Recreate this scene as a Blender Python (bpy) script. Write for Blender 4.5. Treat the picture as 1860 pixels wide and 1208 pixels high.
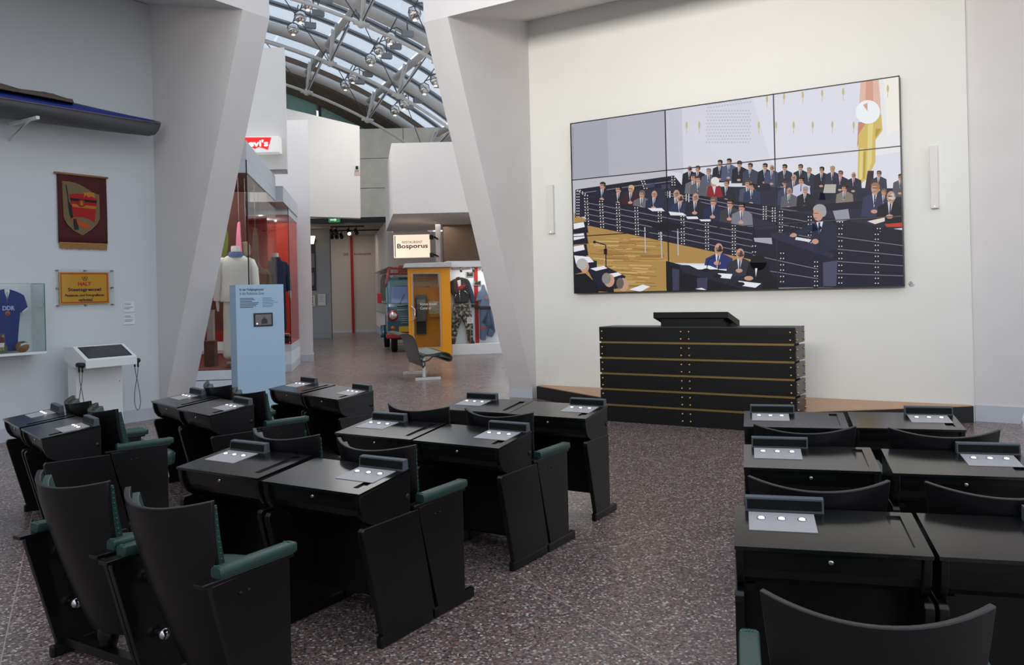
import bpy, bmesh, math, random
from mathutils import Matrix, Vector
random.seed(7)
D = bpy.data
SC = bpy.context.scene
COL = SC.collection
for o in list(D.objects): D.objects.remove(o, do_unlink=True)

# ------------------------------------------------------------------ camera, sky, lights, exposure
YAW = math.radians(32.64); ROLL = math.radians(1.346)
FPX, CX, CY, EYE = 1524.6, 930.0, 529.84, 1.65
fwd = Vector((-math.sin(YAW), math.cos(YAW), 0)); rgt = Vector((math.cos(YAW), math.sin(YAW), 0)); up = Vector((0, 0, 1))
cx_ = rgt*math.cos(ROLL) - up*math.sin(ROLL); cy_ = rgt*math.sin(ROLL) + up*math.cos(ROLL)
cam = D.objects.new('camera', D.cameras.new('camera')); COL.objects.link(cam)
cam.matrix_world = Matrix(((cx_.x, cy_.x, -fwd.x, 0), (cx_.y, cy_.y, -fwd.y, 0), (cx_.z, cy_.z, -fwd.z, EYE), (0, 0, 0, 1)))
cam.data.sensor_width = 36; cam.data.lens = FPX/1860*36
cam.data.shift_y = -(604-CY)/1860
cam.data.clip_end = 300
SC.camera = cam

w = D.worlds.new('overcast_sky'); SC.world = w; w.use_nodes = True
nt = w.node_tree; bg = nt.nodes['Background']
tc = nt.nodes.new('ShaderNodeTexCoord'); sx = nt.nodes.new('ShaderNodeSeparateXYZ'); rp = nt.nodes.new('ShaderNodeValToRGB')
nt.links.new(tc.outputs['Generated'], sx.inputs[0]); nt.links.new(sx.outputs['Z'], rp.inputs[0]); nt.links.new(rp.outputs[0], bg.inputs[0])
rp.color_ramp.elements[0].color = (.64, .67, .70, 1); rp.color_ramp.elements[1].color = (.60, .67, .77, 1)
bg.inputs[1].default_value = 1.8

def area(name, loc, target, size, size_y, power, color=(1, 1, 1), spread=180):
    l = D.lights.new(name, 'AREA'); l.shape = 'RECTANGLE'; l.size = size; l.size_y = size_y; l.energy = power; l.color = color
    l.spread = math.radians(spread)
    o = D.objects.new(name, l); COL.objects.link(o); o.location = loc
    o.rotation_euler = (Vector(target)-Vector(loc)).to_track_quat('-Z', 'Y').to_euler()
    return o
area('room_wash_light', (-1.6, -3.4, 4.6), (-3.9, 11.1, 5.4), 5.5, 1.4, 165, (1, .945, .87), 52)
area('atrium_light', (-15.0, 15.6, 8.0), (-14.5, 15.8, 0), 4, 3, 150, (1, .95, .9), 150)
SC.view_settings.view_transform = 'Standard'; SC.view_settings.look = 'None'
SC.view_settings.gamma = 1; SC.view_settings.use_curve_mapping = False
SC.view_settings.exposure = 0.0

# ------------------------------------------------------------------ helpers
def srgb(c):
    if isinstance(c, str):
        c = [int(c[i:i+2], 16)/255 for i in (0, 2, 4)]
    return tuple(x/12.92 if x <= .04045 else ((x+.055)/1.055)**2.4 for x in c)

MATS = {}
def mat(name, col, rough=.5, metal=0, noise=0, nscale=8, bump=0, bscale=60, emit=0, spec=.5, coat=0, trans=0, alpha=1, ior=1.45):
    if name in MATS: return MATS[name]
    m = D.materials.new(name); m.use_nodes = True; n = m.node_tree.nodes; L = m.node_tree.links
    b = n['Principled BSDF']; c = srgb(col)
    b.inputs['Base Color'].default_value = (*c, 1); b.inputs['Roughness'].default_value = rough; b.inputs['Metallic'].default_value = metal
    b.inputs['Specular IOR Level'].default_value = spec; b.inputs['IOR'].default_value = ior
    if coat: b.inputs['Coat Weight'].default_value = coat; b.inputs['Coat Roughness'].default_value = .15
    if trans: b.inputs['Transmission Weight'].default_value = trans
    if emit: b.inputs['Emission Color'].default_value = (*c, 1); b.inputs['Emission Strength'].default_value = emit
    if noise or bump:
        t = n.new('ShaderNodeTexCoord')
    if noise:
        z = n.new('ShaderNodeTexNoise'); z.inputs['Scale'].default_value = nscale; z.inputs['Detail'].default_value = 5
        L.new(t.outputs['Object'], z.inputs['Vector'])
        r = n.new('ShaderNodeMix'); r.data_type = 'RGBA'
        r.inputs[6].default_value = (*[x*(1-noise) for x in c], 1); r.inputs[7].default_value = (*[min(1, x*(1+noise)) for x in c], 1)
        L.new(z.outputs['Fac'], r.inputs[0]); L.new(r.outputs[2], b.inputs['Base Color'])
    if bump:
        z = n.new('ShaderNodeTexNoise'); z.inputs['Scale'].default_value = bscale; z.inputs['Detail'].default_value = 4
        L.new(t.outputs['Object'], z.inputs['Vector'])
        u = n.new('ShaderNodeBump'); u.inputs['Strength'].default_value = bump; u.inputs['Distance'].default_value = .01
        L.new(z.outputs['Fac'], u.inputs['Height']); L.new(u.outputs[0], b.inputs['Normal'])
    MATS[name] = m
    return m

def glass_mat(name, tint=(.93, .97, .96), refl=.5):
    m = D.materials.new(name); m.use_nodes = True; n = m.node_tree.nodes; L = m.node_tree.links
    n.remove(n['Principled BSDF']); out = n['Material Output']
    t = n.new('ShaderNodeBsdfTransparent'); t.inputs[0].default_value = (*tint, 1)
    g = n.new('ShaderNodeBsdfGlossy'); g.inputs['Roughness'].default_value = .02
    f = n.new('ShaderNodeFresnel'); f.inputs[0].default_value = 1.45
    mu = n.new('ShaderNodeMath'); mu.operation = 'MULTIPLY'; mu.inputs[1].default_value = refl
    mx = n.new('ShaderNodeMixShader'); L.new(f.outputs[0], mu.inputs[0]); L.new(mu.outputs[0], mx.inputs[0])
    L.new(t.outputs[0], mx.inputs[1]); L.new(g.outputs[0], mx.inputs[2]); L.new(mx.outputs[0], out.inputs[0])
    MATS[name] = m
    return m

CAMF = Matrix.Rotation(YAW, 4, 'Z')          # the passage is laid out in axes turned by the camera's yaw
IDF = Matrix.Identity(4)
WM = {}
def px(x, y, Y):                             # photograph measurement at depth Y -> turned axes
    dx = x-CX; dy = y-CY
    return Vector(((dx*math.cos(ROLL)-dy*math.sin(ROLL))/FPX*Y, Y, EYE-(dx*math.sin(ROLL)+dy*math.cos(ROLL))/FPX*Y))
def onx(x, y, p):                            # measurement on a wall plane x = p (world)
    d = CAMF @ (px(x, y, 1)-Vector((0, 0, EYE))); t = p/d.x
    return Vector((0, 0, EYE))+d*t
def ony(x, y, q):
    d = CAMF @ (px(x, y, 1)-Vector((0, 0, EYE))); t = q/d.y
    return Vector((0, 0, EYE))+d*t

def tag(o, label=None, cat=None, group=None, kind=None):
    if label: o['label'] = label
    if cat: o['category'] = cat
    if group: o['group'] = group
    if kind: o['kind'] = kind
    return o
def thing(name, label, cat, loc=(0, 0, 0), rz=0, group=None):
    o = D.objects.new(name, None); COL.objects.link(o); o.location = loc; o.rotation_euler = (0, 0, rz)
    o.empty_display_size = .1
    WM[o.name] = Matrix.Translation(loc) @ Matrix.Rotation(rz, 4, 'Z')
    return tag(o, label, cat, group)
def copy_tree(o, parent=None):
    c = o.copy(); COL.objects.link(c)
    if parent: c.parent = parent
    for ch in list(o.children): copy_tree(ch, c)
    return c

class B:
    def __init__(s, frame=IDF): s.bm = bmesh.new(); s.F = frame; s.mi = 0; s.smooth = False
    def v(s, p): return s.bm.verts.new(p)
    def face(s, vs):
        try:
            f = s.bm.faces.new(vs); f.material_index = s.mi; f.smooth = s.smooth
            return f
        except ValueError: return None
    def poly(s, pts): s.face([s.v(p) for p in pts]); return s
    def hexa(s, a, b):                       # a, b: two matching loops
        A = [s.v(p) for p in a]; Bv = [s.v(p) for p in b]; n = len(A)
        s.face(A[::-1]); s.face(Bv)
        for i in range(n): s.face([A[i], A[(i+1) % n], Bv[(i+1) % n], Bv[i]])
        return s
    def box(s, x0, x1, y0, y1, z0, z1):
        return s.hexa([(x0, y0, z0), (x1, y0, z0), (x1, y1, z0), (x0, y1, z0)], [(x0, y0, z1), (x1, y0, z1), (x1, y1, z1), (x0, y1, z1)])
    def prism_x(s, yz, x0, x1): return s.hexa([(x0, y, z) for y, z in yz], [(x1, y, z) for y, z in yz])
    def prism_y(s, xz, y0, y1): return s.hexa([(x, y0, z) for x, z in xz], [(x, y1, z) for x, z in xz])
    def prism_z(s, xy, z0, z1): return s.hexa([(x, y, z0) for x, y in xy], [(x, y, z1) for x, y in xy])
    def loft(s, rings, closed=True, cap=True):
        R = [[s.v(p) for p in r] for r in rings]; n = len(R[0])
        for a, b in zip(R, R[1:]):
            for i in range(n if closed else n-1):
                s.face([a[i], a[(i+1) % n], b[(i+1) % n], b[i]])
        if cap and closed: s.face(R[0][::-1]); s.face(R[-1])
        return s
    def tube(s, pts, r, n=8, cap=True):
        pts = [Vector(p) for p in pts]; rs = r if isinstance(r, (list, tuple)) else [r]*len(pts)
        rings = []; ref = None
        for i, p in enumerate(pts):
            t = (pts[min(i+1, len(pts)-1)]-pts[max(i-1, 0)]).normalized()
            if ref is None:
                ref = Vector((0, 0, 1)) if abs(t.z) < .9 else Vector((1, 0, 0))
            u = (ref-t*ref.dot(t)).normalized(); ref = u; w_ = t.cross(u)
            rings.append([p+(u*math.cos(2*math.pi*k/n)+w_*math.sin(2*math.pi*k/n))*rs[i] for k in range(n)])
        sm = s.smooth; s.smooth = n > 4; s.loft(rings, True, cap); s.smooth = sm
        return s
    def disc(s, c, axis, r, h, n=16):        # short cylinder
        c = Vector(c); a = Vector(axis).normalized()
        return s.tube([c, c+a*h], r, n)
    def ball(s, c, r, nu=10, nv=6, sc=(1, 1, 1)):
        sm = s.smooth; s.smooth = True; c = Vector(c)
        top = s.v(c+Vector((0, 0, r*sc[2]))); bot = s.v(c-Vector((0, 0, r*sc[2]))); rings = []
        for j in range(1, nv):
            a = math.pi*j/nv
            rings.append([s.v(c+Vector((r*sc[0]*math.sin(a)*math.cos(2*math.pi*k/nu), r*sc[1]*math.sin(a)*math.sin(2*math.pi*k/nu), r*sc[2]*math.cos(a)))) for k in range(nu)])
        for k in range(nu):
            s.face([top, rings[0][k], rings[0][(k+1) % nu]]); s.face([bot, rings[-1][(k+1) % nu], rings[-1][k]])
            for a, b in zip(rings, rings[1:]): s.face([a[k], b[k], b[(k+1) % nu], a[(k+1) % nu]])
        s.smooth = sm
        return s
    def build(s, name, mats, parent=None, bevel=0, seg=2, subsurf=0, sharp=None):
        me = D.meshes.new(name)
        Mx = s.F
        if parent is not None: Mx = WM[parent.name].inverted() @ s.F
        s.bm.transform(Mx)
        bmesh.ops.recalc_face_normals(s.bm, faces=s.bm.faces)
        s.bm.to_mesh(me); s.bm.free()
        for m in (mats if isinstance(mats, (list, tuple)) else [mats]): me.materials.append(m)
        if sharp: me.set_sharp_from_angle(angle=math.radians(sharp))
        o = D.objects.new(name, me); COL.objects.link(o)
        if parent is not None: o.parent = parent; WM[o.name] = WM[parent.name]
        else: WM[o.name] = IDF
        if bevel:
            md = o.modifiers.new('bevel', 'BEVEL'); md.width = bevel; md.segments = seg; md.limit_method = 'ANGLE'; md.angle_limit = math.radians(40)
        if subsurf:
            md = o.modifiers.new('sub', 'SUBSURF'); md.levels = subsurf; md.render_levels = subsurf
        return o
def struct(name, b, m, label=None, **k):
    o = b.build(name, m, **k); o['kind'] = 'structure'
    if label: o['label'] = label
    return o

def text(body, m, parent, org, ux, uy, width, height, name='lettering', bold=0, shear=0, depth=.0015, frame=IDF):
    """lettering fitted into width x height; org = lower left corner, ux / uy the reading and up directions"""
    cu = D.curves.new('t', 'FONT'); cu.body = body; cu.offset = bold; cu.shear = shear; cu.resolution_u = 3
    cu.extrude = .01
    to = D.objects.new('t', cu); COL.objects.link(to)
    dg = bpy.context.evaluated_depsgraph_get(); dg.update()
    me = D.meshes.new_from_object(to.evaluated_get(dg)); me.name = name
    D.objects.remove(to); D.curves.remove(cu)
    xs = [v.co.x for v in me.vertices]; ys = [v.co.y for v in me.vertices]
    x0, x1, y0, y1 = min(xs), max(xs), min(ys), max(ys)
    ux = Vector(ux).normalized(); uy = Vector(uy).normalized(); nz = ux.cross(uy); org = Vector(org)
    Mx = frame if parent is None else WM[parent.name].inverted() @ frame
    for v in me.vertices:
        a = (v.co.x-x0)/(x1-x0)*width; b = (v.co.y-y0)/(y1-y0)*height; c = depth*(1 if v.co.z > 0 else -.2)
        v.co = Mx @ (org+ux*a+uy*b+nz*c)
    me.materials.clear(); me.materials.append(m)
    o = D.objects.new(name, me); COL.objects.link(o)
    if parent is not None: o.parent = parent; WM[o.name] = WM[parent.name]
    return o

# ------------------------------------------------------------------ materials
lacquer = mat('black_lacquer', '0e0e0f', .3, noise=.25, nscale=6, bump=.04, bscale=25)
lidm = mat('desk_lid_lacquer', '111212', .17, noise=.25, nscale=5, ior=1.62)
shellm = mat('black_shell', '121113', .38, noise=.2, nscale=5)
leather = mat('green_leather', '243f39', .38, noise=.18, nscale=12, bump=.12, bscale=180)
studm = mat('green_stud', '2f6b58', .35)
chrome = mat('chrome', 'd8d8da', .12, metal=1)
darkmetal = mat('dark_metal', '242424', .35, metal=.6)
platem = mat('grey_plate', 'a19d9f', .45)
barm = mat('display_frame', '4f545a', .5, spec=.3)
barscr = mat('display_black', '0a0b0d', .5, spec=.2)
btn = mat('lit_button', 'fff0e8', .4, emit=1.6)
white = mat('wall_white', 'dfdfdb', .75, noise=.02, nscale=3)
lwhite = mat('left_wall_dimmed', 'cdd2d6', .75, noise=.02, nscale=3)  # same white as the screen wall, its weaker light put into the colour
whitep = mat('panel_white', 'dfe1e4', .5)
pillar = mat('pillar_plaster', 'd3d0d0', .8, noise=.05, nscale=2.5, bump=.05, bscale=90)
skirt = mat('baseboard_paint', 'b9bcc4', .6)
brass = mat('brass', 'c9a55e', .28, metal=1)
brassp = mat('brass_strip', '8f7a48', .4, metal=.6)
board = mat('black_board', '0a0b0c', .5, spec=.35, noise=.3, nscale=9, bump=.05, bscale=40)
steel = mat('grey_steel', '8e8f92', .45, metal=.2)
red = mat('signal_red', 'c01418', .5)
darktxt = mat('dark_print', '2a2c30', .6)
# ------------------------------------------------------------------ setting
def floor_mat():
    m = D.materials.new('terrazzo'); m.use_nodes = True; n = m.node_tree.nodes; L = m.node_tree.links; b = n['Principled BSDF']
    t = n.new('ShaderNodeTexCoord')
    def vor(scale):
        z = n.new('ShaderNodeTexVoronoi'); z.inputs['Scale'].default_value = scale; z.inputs['Randomness'].default_value = 1
        L.new(t.outputs['Object'], z.inputs['Vector']); return z
    def ramp(src, els, const=True):
        r = n.new('ShaderNodeValToRGB'); r.color_ramp.interpolation = 'CONSTANT' if const else 'LINEAR'
        e = r.color_ramp.elements
        while len(e) < len(els): e.new(.5)
        for i, (p, c) in enumerate(els): e[i].position = p; e[i].color = (*srgb(c), 1)
        L.new(src, r.inputs[0]); return r
    def mix(f, a, c):
        x = n.new('ShaderNodeMix'); x.data_type = 'RGBA'; L.new(f, x.inputs[0]); L.new(a, x.inputs[6]); L.new(c, x.inputs[7]); return x.outputs[2]
    v1 = vor(88); s1 = n.new('ShaderNodeSeparateColor'); L.new(v1.outputs['Color'], s1.inputs[0])
    base = ramp(s1.outputs[0], [(0, '675956'), (.25, '584a49'), (.45, '7a6864'), (.62, '463f40'), (.76, '86675b'), (.86, '978a83'), (.94, 'b5aca6')])
    v2 = vor(36); s2 = n.new('ShaderNodeSeparateColor'); L.new(v2.outputs['Color'], s2.inputs[0])
    chip = ramp(s2.outputs[0], [(0, '2a2425'), (.3, '7a655f'), (.5, '875f50'), (.68, '9c948f'), (.84, 'ccc7c2')])
    lt = n.new('ShaderNodeMath'); lt.operation = 'LESS_THAN'; lt.inputs[1].default_value = .0125*26*.8
    L.new(v2.outputs['Distance'], lt.inputs[0])
    gt = n.new('ShaderNodeMath'); gt.operation = 'GREATER_THAN'; gt.inputs[1].default_value = .5; L.new(s2.outputs[1], gt.inputs[0])
    mm = n.new('ShaderNodeMath'); mm.operation = 'MULTIPLY'; L.new(lt.outputs[0], mm.inputs[0]); L.new(gt.outputs[0], mm.inputs[1])
    c = mix(mm.outputs[0], base.outputs[0], chip.outputs[0])
    # thin slab joints
    br = n.new('ShaderNodeTexBrick'); br.offset = 0; br.inputs['Scale'].default_value = 1; br.inputs['Mortar Size'].default_value = .0035
    br.inputs['Brick Width'].default_value = 2.6; br.inputs['Row Height'].default_value = 2.6; br.inputs['Mortar Smooth'].default_value = .3
    mp = n.new('ShaderNodeMapping'); mp.inputs['Rotation'].default_value = (0, 0, math.radians(-60)); mp.inputs['Location'].default_value = (.35, .6, 0); L.new(t.outputs['Object'], mp.inputs[0]); L.new(mp.outputs[0], br.inputs['Vector'])
    jc = n.new('ShaderNodeRGB'); jc.outputs[0].default_value = (*srgb('988d88'), 1)
    c = mix(br.outputs['Fac'], c, jc.outputs[0])
    L.new(c, b.inputs['Base Color']); b.inputs['Specular IOR Level'].default_value = .38
    nz = n.new('ShaderNodeTexNoise'); nz.inputs['Scale'].default_value = 3; L.new(t.outputs['Object'], nz.inputs['Vector'])
    mr = n.new('ShaderNodeMapRange'); mr.inputs[3].default_value = .2; mr.inputs[4].default_value = .32; L.new(nz.outputs['Fac'], mr.inputs[0]); L.new(mr.outputs[0], b.inputs['Roughness'])
    return m
struct('floor', B().box(-45, 12, -8, 45, -.2, 0), floor_mat(), 'dark speckled terrazzo floor running from the desks into the passage')

XL, YS = -10.51, 11.142
struct('wall_left', B().prism_x([(-6, 0), (7.207, 0), (7.207, 5.77), (-6, 5.77)], XL-.3, XL), lwhite, 'grey lit white wall with the banner and sign')
struct('wall_front', B().prism_y([(-6.73, 0), (-.77, 0), (-.77, 5.83), (-6.73, 5.83)], YS, YS+.35), white, 'tall white wall carrying the big screen')
struct('baseboard_left', B().box(XL, XL+.012, -6, 7.2, 0, .165), skirt, 'pale grey skirting along the left wall')
# leaning pillars with the beams they carry
struct('wall_left_pillar', B().prism_y([(-10.51, 0), (-10.45, 0), (-8.591, 5.33), (-8.591, 7.6), (-10.51, 7.6)], 7.207, 7.64), pillar, 'grey leaning pillar left of the passage')
struct('wall_left_beam', B().prism_y([(-8.591, 5.33), (-8.591, 7.6), (-10.81, 7.6), (-10.81, 5.78), (-10.51, 5.78)], -6, 7.207), pillar, 'beam above the left wall')
struct('wall_front_pillar', B().prism_x([(11.142, 0), (11.085, 0), (9.066, 5.36), (9.066, 7.6), (11.142, 7.6)], -7.14, -6.73), pillar, 'pale leaning pillar right of the passage')
struct('wall_front_beam', B().prism_x([(9.066, 5.36), (9.066, 7.6), (11.49, 7.6), (11.49, 5.83), (11.142, 5.83)], -6.73, 2.2), pillar, 'beam above the screen wall')
struct('baseboard_pillar', B().box(-7.155, -6.735, 11.03, 11.2, 0, .185), skirt, 'pale skirting around the foot of the pillar')
struct('wall_right_pillar', B().hexa([(-.77, 11.25, 0), (-.31, 11.23, 0), (1.1, 11.20, 5.4), (1.1, 11.2, 7.6), (-.77, 11.25, 7.6)],
    [(-.77, 11.6, 0), (-.31, 11.6, 0), (1.1, 11.6, 5.4), (1.1, 11.6, 7.6), (-.77, 11.6, 7.6)]), pillar, 'leaning pillar at the right end of the screen wall')
struct('baseboard_right', B().hexa([(-.765, 11.225, 0), (-.31, 11.205, 0), (-.31, 11.6, 0), (-.765, 11.6, 0)], [(-.765, 11.225, .19), (-.262, 11.205, .19), (-.262, 11.6, .19), (-.765, 11.6, .19)]), skirt, 'pale skirting below the right pillar')
struct('wall_right', B().box(1.1, 9, 13.5, 13.8, 0, 7.6), pillar, 'plain wall far right behind the pillar')
struct('wall_rear', B().box(-10.8, 9, -7, -6.7, 0, 6.5), white, 'white wall behind the seats')

# wooden platform behind the lectern
t = thing('platform', 'low black-edged wooden platform under the screen, behind the black lectern', 'platform', (-3.6, 10.6, 0))
pp = [(-6.66, 11.03), (-4.79, 9.975), (-4.79, 9.93), (-2.379, 9.93), (-2.379, 9.865), (-.775, 11.085), (-.775, 11.14), (-6.66, 11.14)]
B().prism_z(pp, 0, .19).build('riser', mat('riser_black', '070707', .5), t)
oak = mat('oak_floor', 'b98f6b', .4, noise=.12, nscale=5)
B().prism_z([(-6.62, 11.03), (-4.79, 9.99), (-4.79, 9.94), (-2.379, 9.94), (-2.379, 9.885), (-.80, 11.085), (-.80, 11.138), (-6.62, 11.138)], .19, .2).build('wood_top', oak, t)
# ------------------------------------------------------------------ parliament desks and chairs
W_ = .626
def lidz(y): return .751+.045*y/.36
def make_desk(side, last):
    r = thing('parliament_desk', 'x', 'desk')
    # lid with a sunk pencil tray
    b = B(); th = .008
    b.hexa([(-.004, -.012, .737), (W_+.004, -.012, .737), (W_+.004, .36, .782), (-.004, .36, .782)],
           [(-.004, -.012, .7425), (W_+.004, -.012, .7425), (W_+.004, .36, .7875), (-.004, .36, .7875)])
    x0, x1, y0, y1 = .535, .585, .05, .325
    for a, c, e, f in ((-.004, x0, -.012, .36), (x1, W_+.004, -.012, .36), (x0, x1, -.012, y0), (x0, x1, y1, .36)):
        b.hexa([(a, e, lidz(e)-th), (c, e, lidz(e)-th), (c, f, lidz(f)-th), (a, f, lidz(f)-th)], [(a, e, lidz(e)), (c, e, lidz(e)), (c, f, lidz(f)), (a, f, lidz(f))])
    b.build('lid', lidm, r)
    prof = [(.012, .738), (.016, .70), (.028, .66), (.05, .625), (.085, .598), (.13, .586), (.345, .586), (.345, .782)]
    B().prism_x(prof, .028, W_-.028).build('desk_box', lacquer, r)
    ck = [(-.006, .738), (-.002, .69), (.012, .645), (.034, .612), (.07, .59), (.12, .578), (.36, .578), (.36, .784)]
    rear = [(.36, .586), (.362, .05)] if last else [(.412, .586), (.532, .05)]
    for xa, xb in ((0, .028), (W_-.028, W_)): B().prism_x(ck, xa, xb).build('side_cheek', lacquer, r, bevel=.004)
    for xa, xb in ((-.006, .026), (W_-.026, W_+.006)):
        B().prism_x([(.131, .05), (.004, .55), (.004, .572), (.016, .586)]+rear, xa, xb).build('leg_panel', lacquer, r, bevel=.004)
        B().box(xa-.003, xb+.003, .115, .475 if last else .515, 0, .055).build('foot_rail', lacquer, r, bevel=.008)
    B().box(.02, W_-.02, .335, .35, .14, .586).build('modesty_panel', lacquer, r)
    for s_, xx in ((-1, 0), (1, W_)): B().disc((xx, .335, .663), (s_, 0, 0), .016, .004).build('hinge_cap', darkmetal, r)
    b = B(); b.disc((W_/2, .016, .704), (0, -1, 0), .009, .006, 12).build('lock', chrome, r)
    B().box(.035, .065, .1, .125, .56, .585).build('bracket', darkmetal, r)
    # button panel and display
    xo = .048 if side == 'left' else .352
    b = B(); e, f = .13, .30; z = .0025
    b.hexa([(xo, e, lidz(e)), (xo+.235, e, lidz(e)), (xo+.235, f, lidz(f)), (xo, f, lidz(f))], [(xo, e, lidz(e)+z), (xo+.235, e, lidz(e)+z), (xo+.235, f, lidz(f)+z), (xo, f, lidz(f)+z)])
    pl = b.build('button_panel', platem, r)
    for i in range(3):
        b = B(); cx, cy = xo+.045+.072*i, .238; zz = lidz(cy)+.0025
        b.disc((cx, cy, zz), (0, -.12, 1), .0155, .004, 14)
        b.mi = 1; b.ball((cx, cy-.0005, zz+.0035), .0125, 12, 6, (1, 1, .4))
        b.build('button', [chrome, btn], pl)
    b = B(); xb = xo-.012
    q = [(.312, lidz(.312)-.001), (.318, lidz(.312)+.052), (.348, lidz(.34)+.052), (.352, lidz(.35)-.001)]
    b.prism_x(q, xb, xb+.285); d = b.build('display_bar', barm, r, bevel=.0015)
    B().hexa([(xb+.008, .3122, lidz(.312)+.009), (xb+.277, .3122, lidz(.312)+.009), (xb+.277, .316, lidz(.312)+.045), (xb+.008, .316, lidz(.312)+.045)],
             [(xb+.008, .3107, lidz(.312)+.009), (xb+.277, .3107, lidz(.312)+.009), (xb+.277, .3147, lidz(.312)+.045), (xb+.008, .3147, lidz(.312)+.045)]).build('display', barscr, d)
    return r

def shell_pt(u, v, off=0):                   # u -1..1 across, v 0 bottom .. 1 top
    z = .16+.73*v-.03*v*v*(1-abs(u)**2)
    hw = .165+.102*v**.8
    bul = .05+.06*v
    yend = .04+.165*(1-v)**1.4
    s = u*1.0
    y = yend-bul*(1-abs(s)**2.1)
    x = W_/2+hw*u
    return Vector((x-off*.45*u, y+off, z))
def make_chair():
    r = thing('parliament_chair', 'x', 'chair')
    nu, nv = 18, 10
    def sheet(v0, v1, o0, o1, name, m, u1=1.0, wedge=0):
        b = B(); b.smooth = True
        A = [[b.v(shell_pt(u1*(-1+2*i/nu), v0+(v1-v0)*j/nv, o0)) for i in range(nu+1)] for j in range(nv+1)]
        C = [[b.v(shell_pt(u1*(-1+2*i/nu), v0+(v1-v0)*j/nv, o1+wedge*(1-j/nv))) for i in range(nu+1)] for j in range(nv+1)]
        for j in range(nv):
            for i in range(nu):
                b.face([A[j][i], A[j][i+1], A[j+1][i+1], A[j+1][i]]); b.face([C[j][i], C[j+1][i], C[j+1][i+1], C[j][i+1]])
            b.face([A[j][0], A[j+1][0], C[j+1][0], C[j][0]]); b.face([A[j][nu], C[j][nu], C[j+1][nu], A[j+1][nu]])
        for i in range(nu):
            b.face([A[0][i], C[0][i], C[0][i+1], A[0][i+1]]); b.face([A[nv][i], A[nv][i+1], C[nv][i+1], C[nv][i]])
        return b.build(name, m, r, bevel=.004, sharp=50)
    sheet(0, 1, 0, .022, 'back_shell', shellm)
    cu = sheet(.42, .965, .0225, .05, 'back_cushion', leather, .985, .035)
    b = B()
    for s_ in (-1, 1):
        for k in range(17):
            p = shell_pt(s_*.985, .44+.51*k/16, .037+.015*(1-k/16)); b.ball(p+Vector((s_*.0015, 0, 0)), .0035, 5, 4)
    tag(b.build('studs', studm, cu), kind='stuff')
    # seat
    b = B(); b.smooth = True; rings = []
    for z, k in ((.425, .9), (.43, .97), (.47, 1), (.497, .985), (.513, .93), (.523, .8), (.528, .5)):
        ring = []
        for i in range(28):
            a = 2*math.pi*i/28; ca, sa = math.cos(a), math.sin(a)
            ring.append((W_/2+k*.245*math.copysign(abs(ca)**.75, ca), .30+k*.205*math.copysign(abs(sa)**.8, sa), z))
        rings.append(ring)
    b.loft(rings); st = b.build('seat', leather, r, sharp=60)
    b = B()
    for i in range(40):
        a = 2*math.pi*i/40; ca, sa = math.cos(a), math.sin(a)
        b.ball((W_/2+.243*math.copysign(abs(ca)**.75, ca), .30+.203*math.copysign(abs(sa)**.8, sa), .495), .0035, 5, 4)
    tag(b.build('studs', studm, st), kind='stuff')
    for s_, xc in ((-1, 0), (1, W_)):
        xa, xb = xc-s_*.008-.013, xc-s_*.008+.013; xr = xc-s_*.022
        B().prism_x([(.13, .05), (-.01, .565), (-.01, .59), (.372, .602), (.372, .05)], xa, xb).build('side_panel', lacquer, r, bevel=.003)
        B().box(xa-.004, xb+.004, .10, .455, 0, .055).build('foot_rail', lacquer, r, bevel=.008)
        B().box(xr-.028, xr+.028, -.05, .395, .590, .606).build('arm_base', lacquer, r, bevel=.003)
        b = B(); b.smooth = True; rg = []
        for y, k in ((.03, .9), (.036, 1), (.40, 1), (.416, .9), (.42, .7)):
            rg.append([(xr+.030*k*math.copysign(abs(math.cos(a))**.4, math.cos(a)), y, .624+.022*k*math.copysign(abs(math.sin(a))**.4, math.sin(a))) for a in [2*math.pi*i/16 for i in range(16)]])
        b.loft(rg); ar = b.build('armrest', leather, r, sharp=50)
        b = B()
        for yy in (.045, .392):
            for k in range(7): b.ball((xr-.024+.008*k, yy, .648-.004*abs(k-3)/3), .0032, 5, 4)
        tag(b.build('studs', studm, ar), kind='stuff')
        for yy, zz in ((.155, .48), (.20, .232)):
            b = B(); b.disc((xc-s_*.021, yy, zz), (-s_, 0, 0), .014, .02, 10); b.ball((xc-s_*.055, yy, zz), .027, 14, 8, (.8, 1, 1)); b.build('bolt', chrome, r)
        for yy in (.12, .16): B().disc((xc+s_*.005, yy, .528), (s_, 0, 0), .007, .003, 10).build('screw', darkmetal, r)
    b = B(); b.tube([(W_/2, .19, .21), (W_/2, .195, .14), (W_/2, .19, .07)], [.04, .05, .035], 8); b.build('support', lacquer, r)
    b = B(); b.box(.02, W_-.02, .15, .2, .045, .085); b.build('cross_rail', lacquer, r)
    return r

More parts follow.
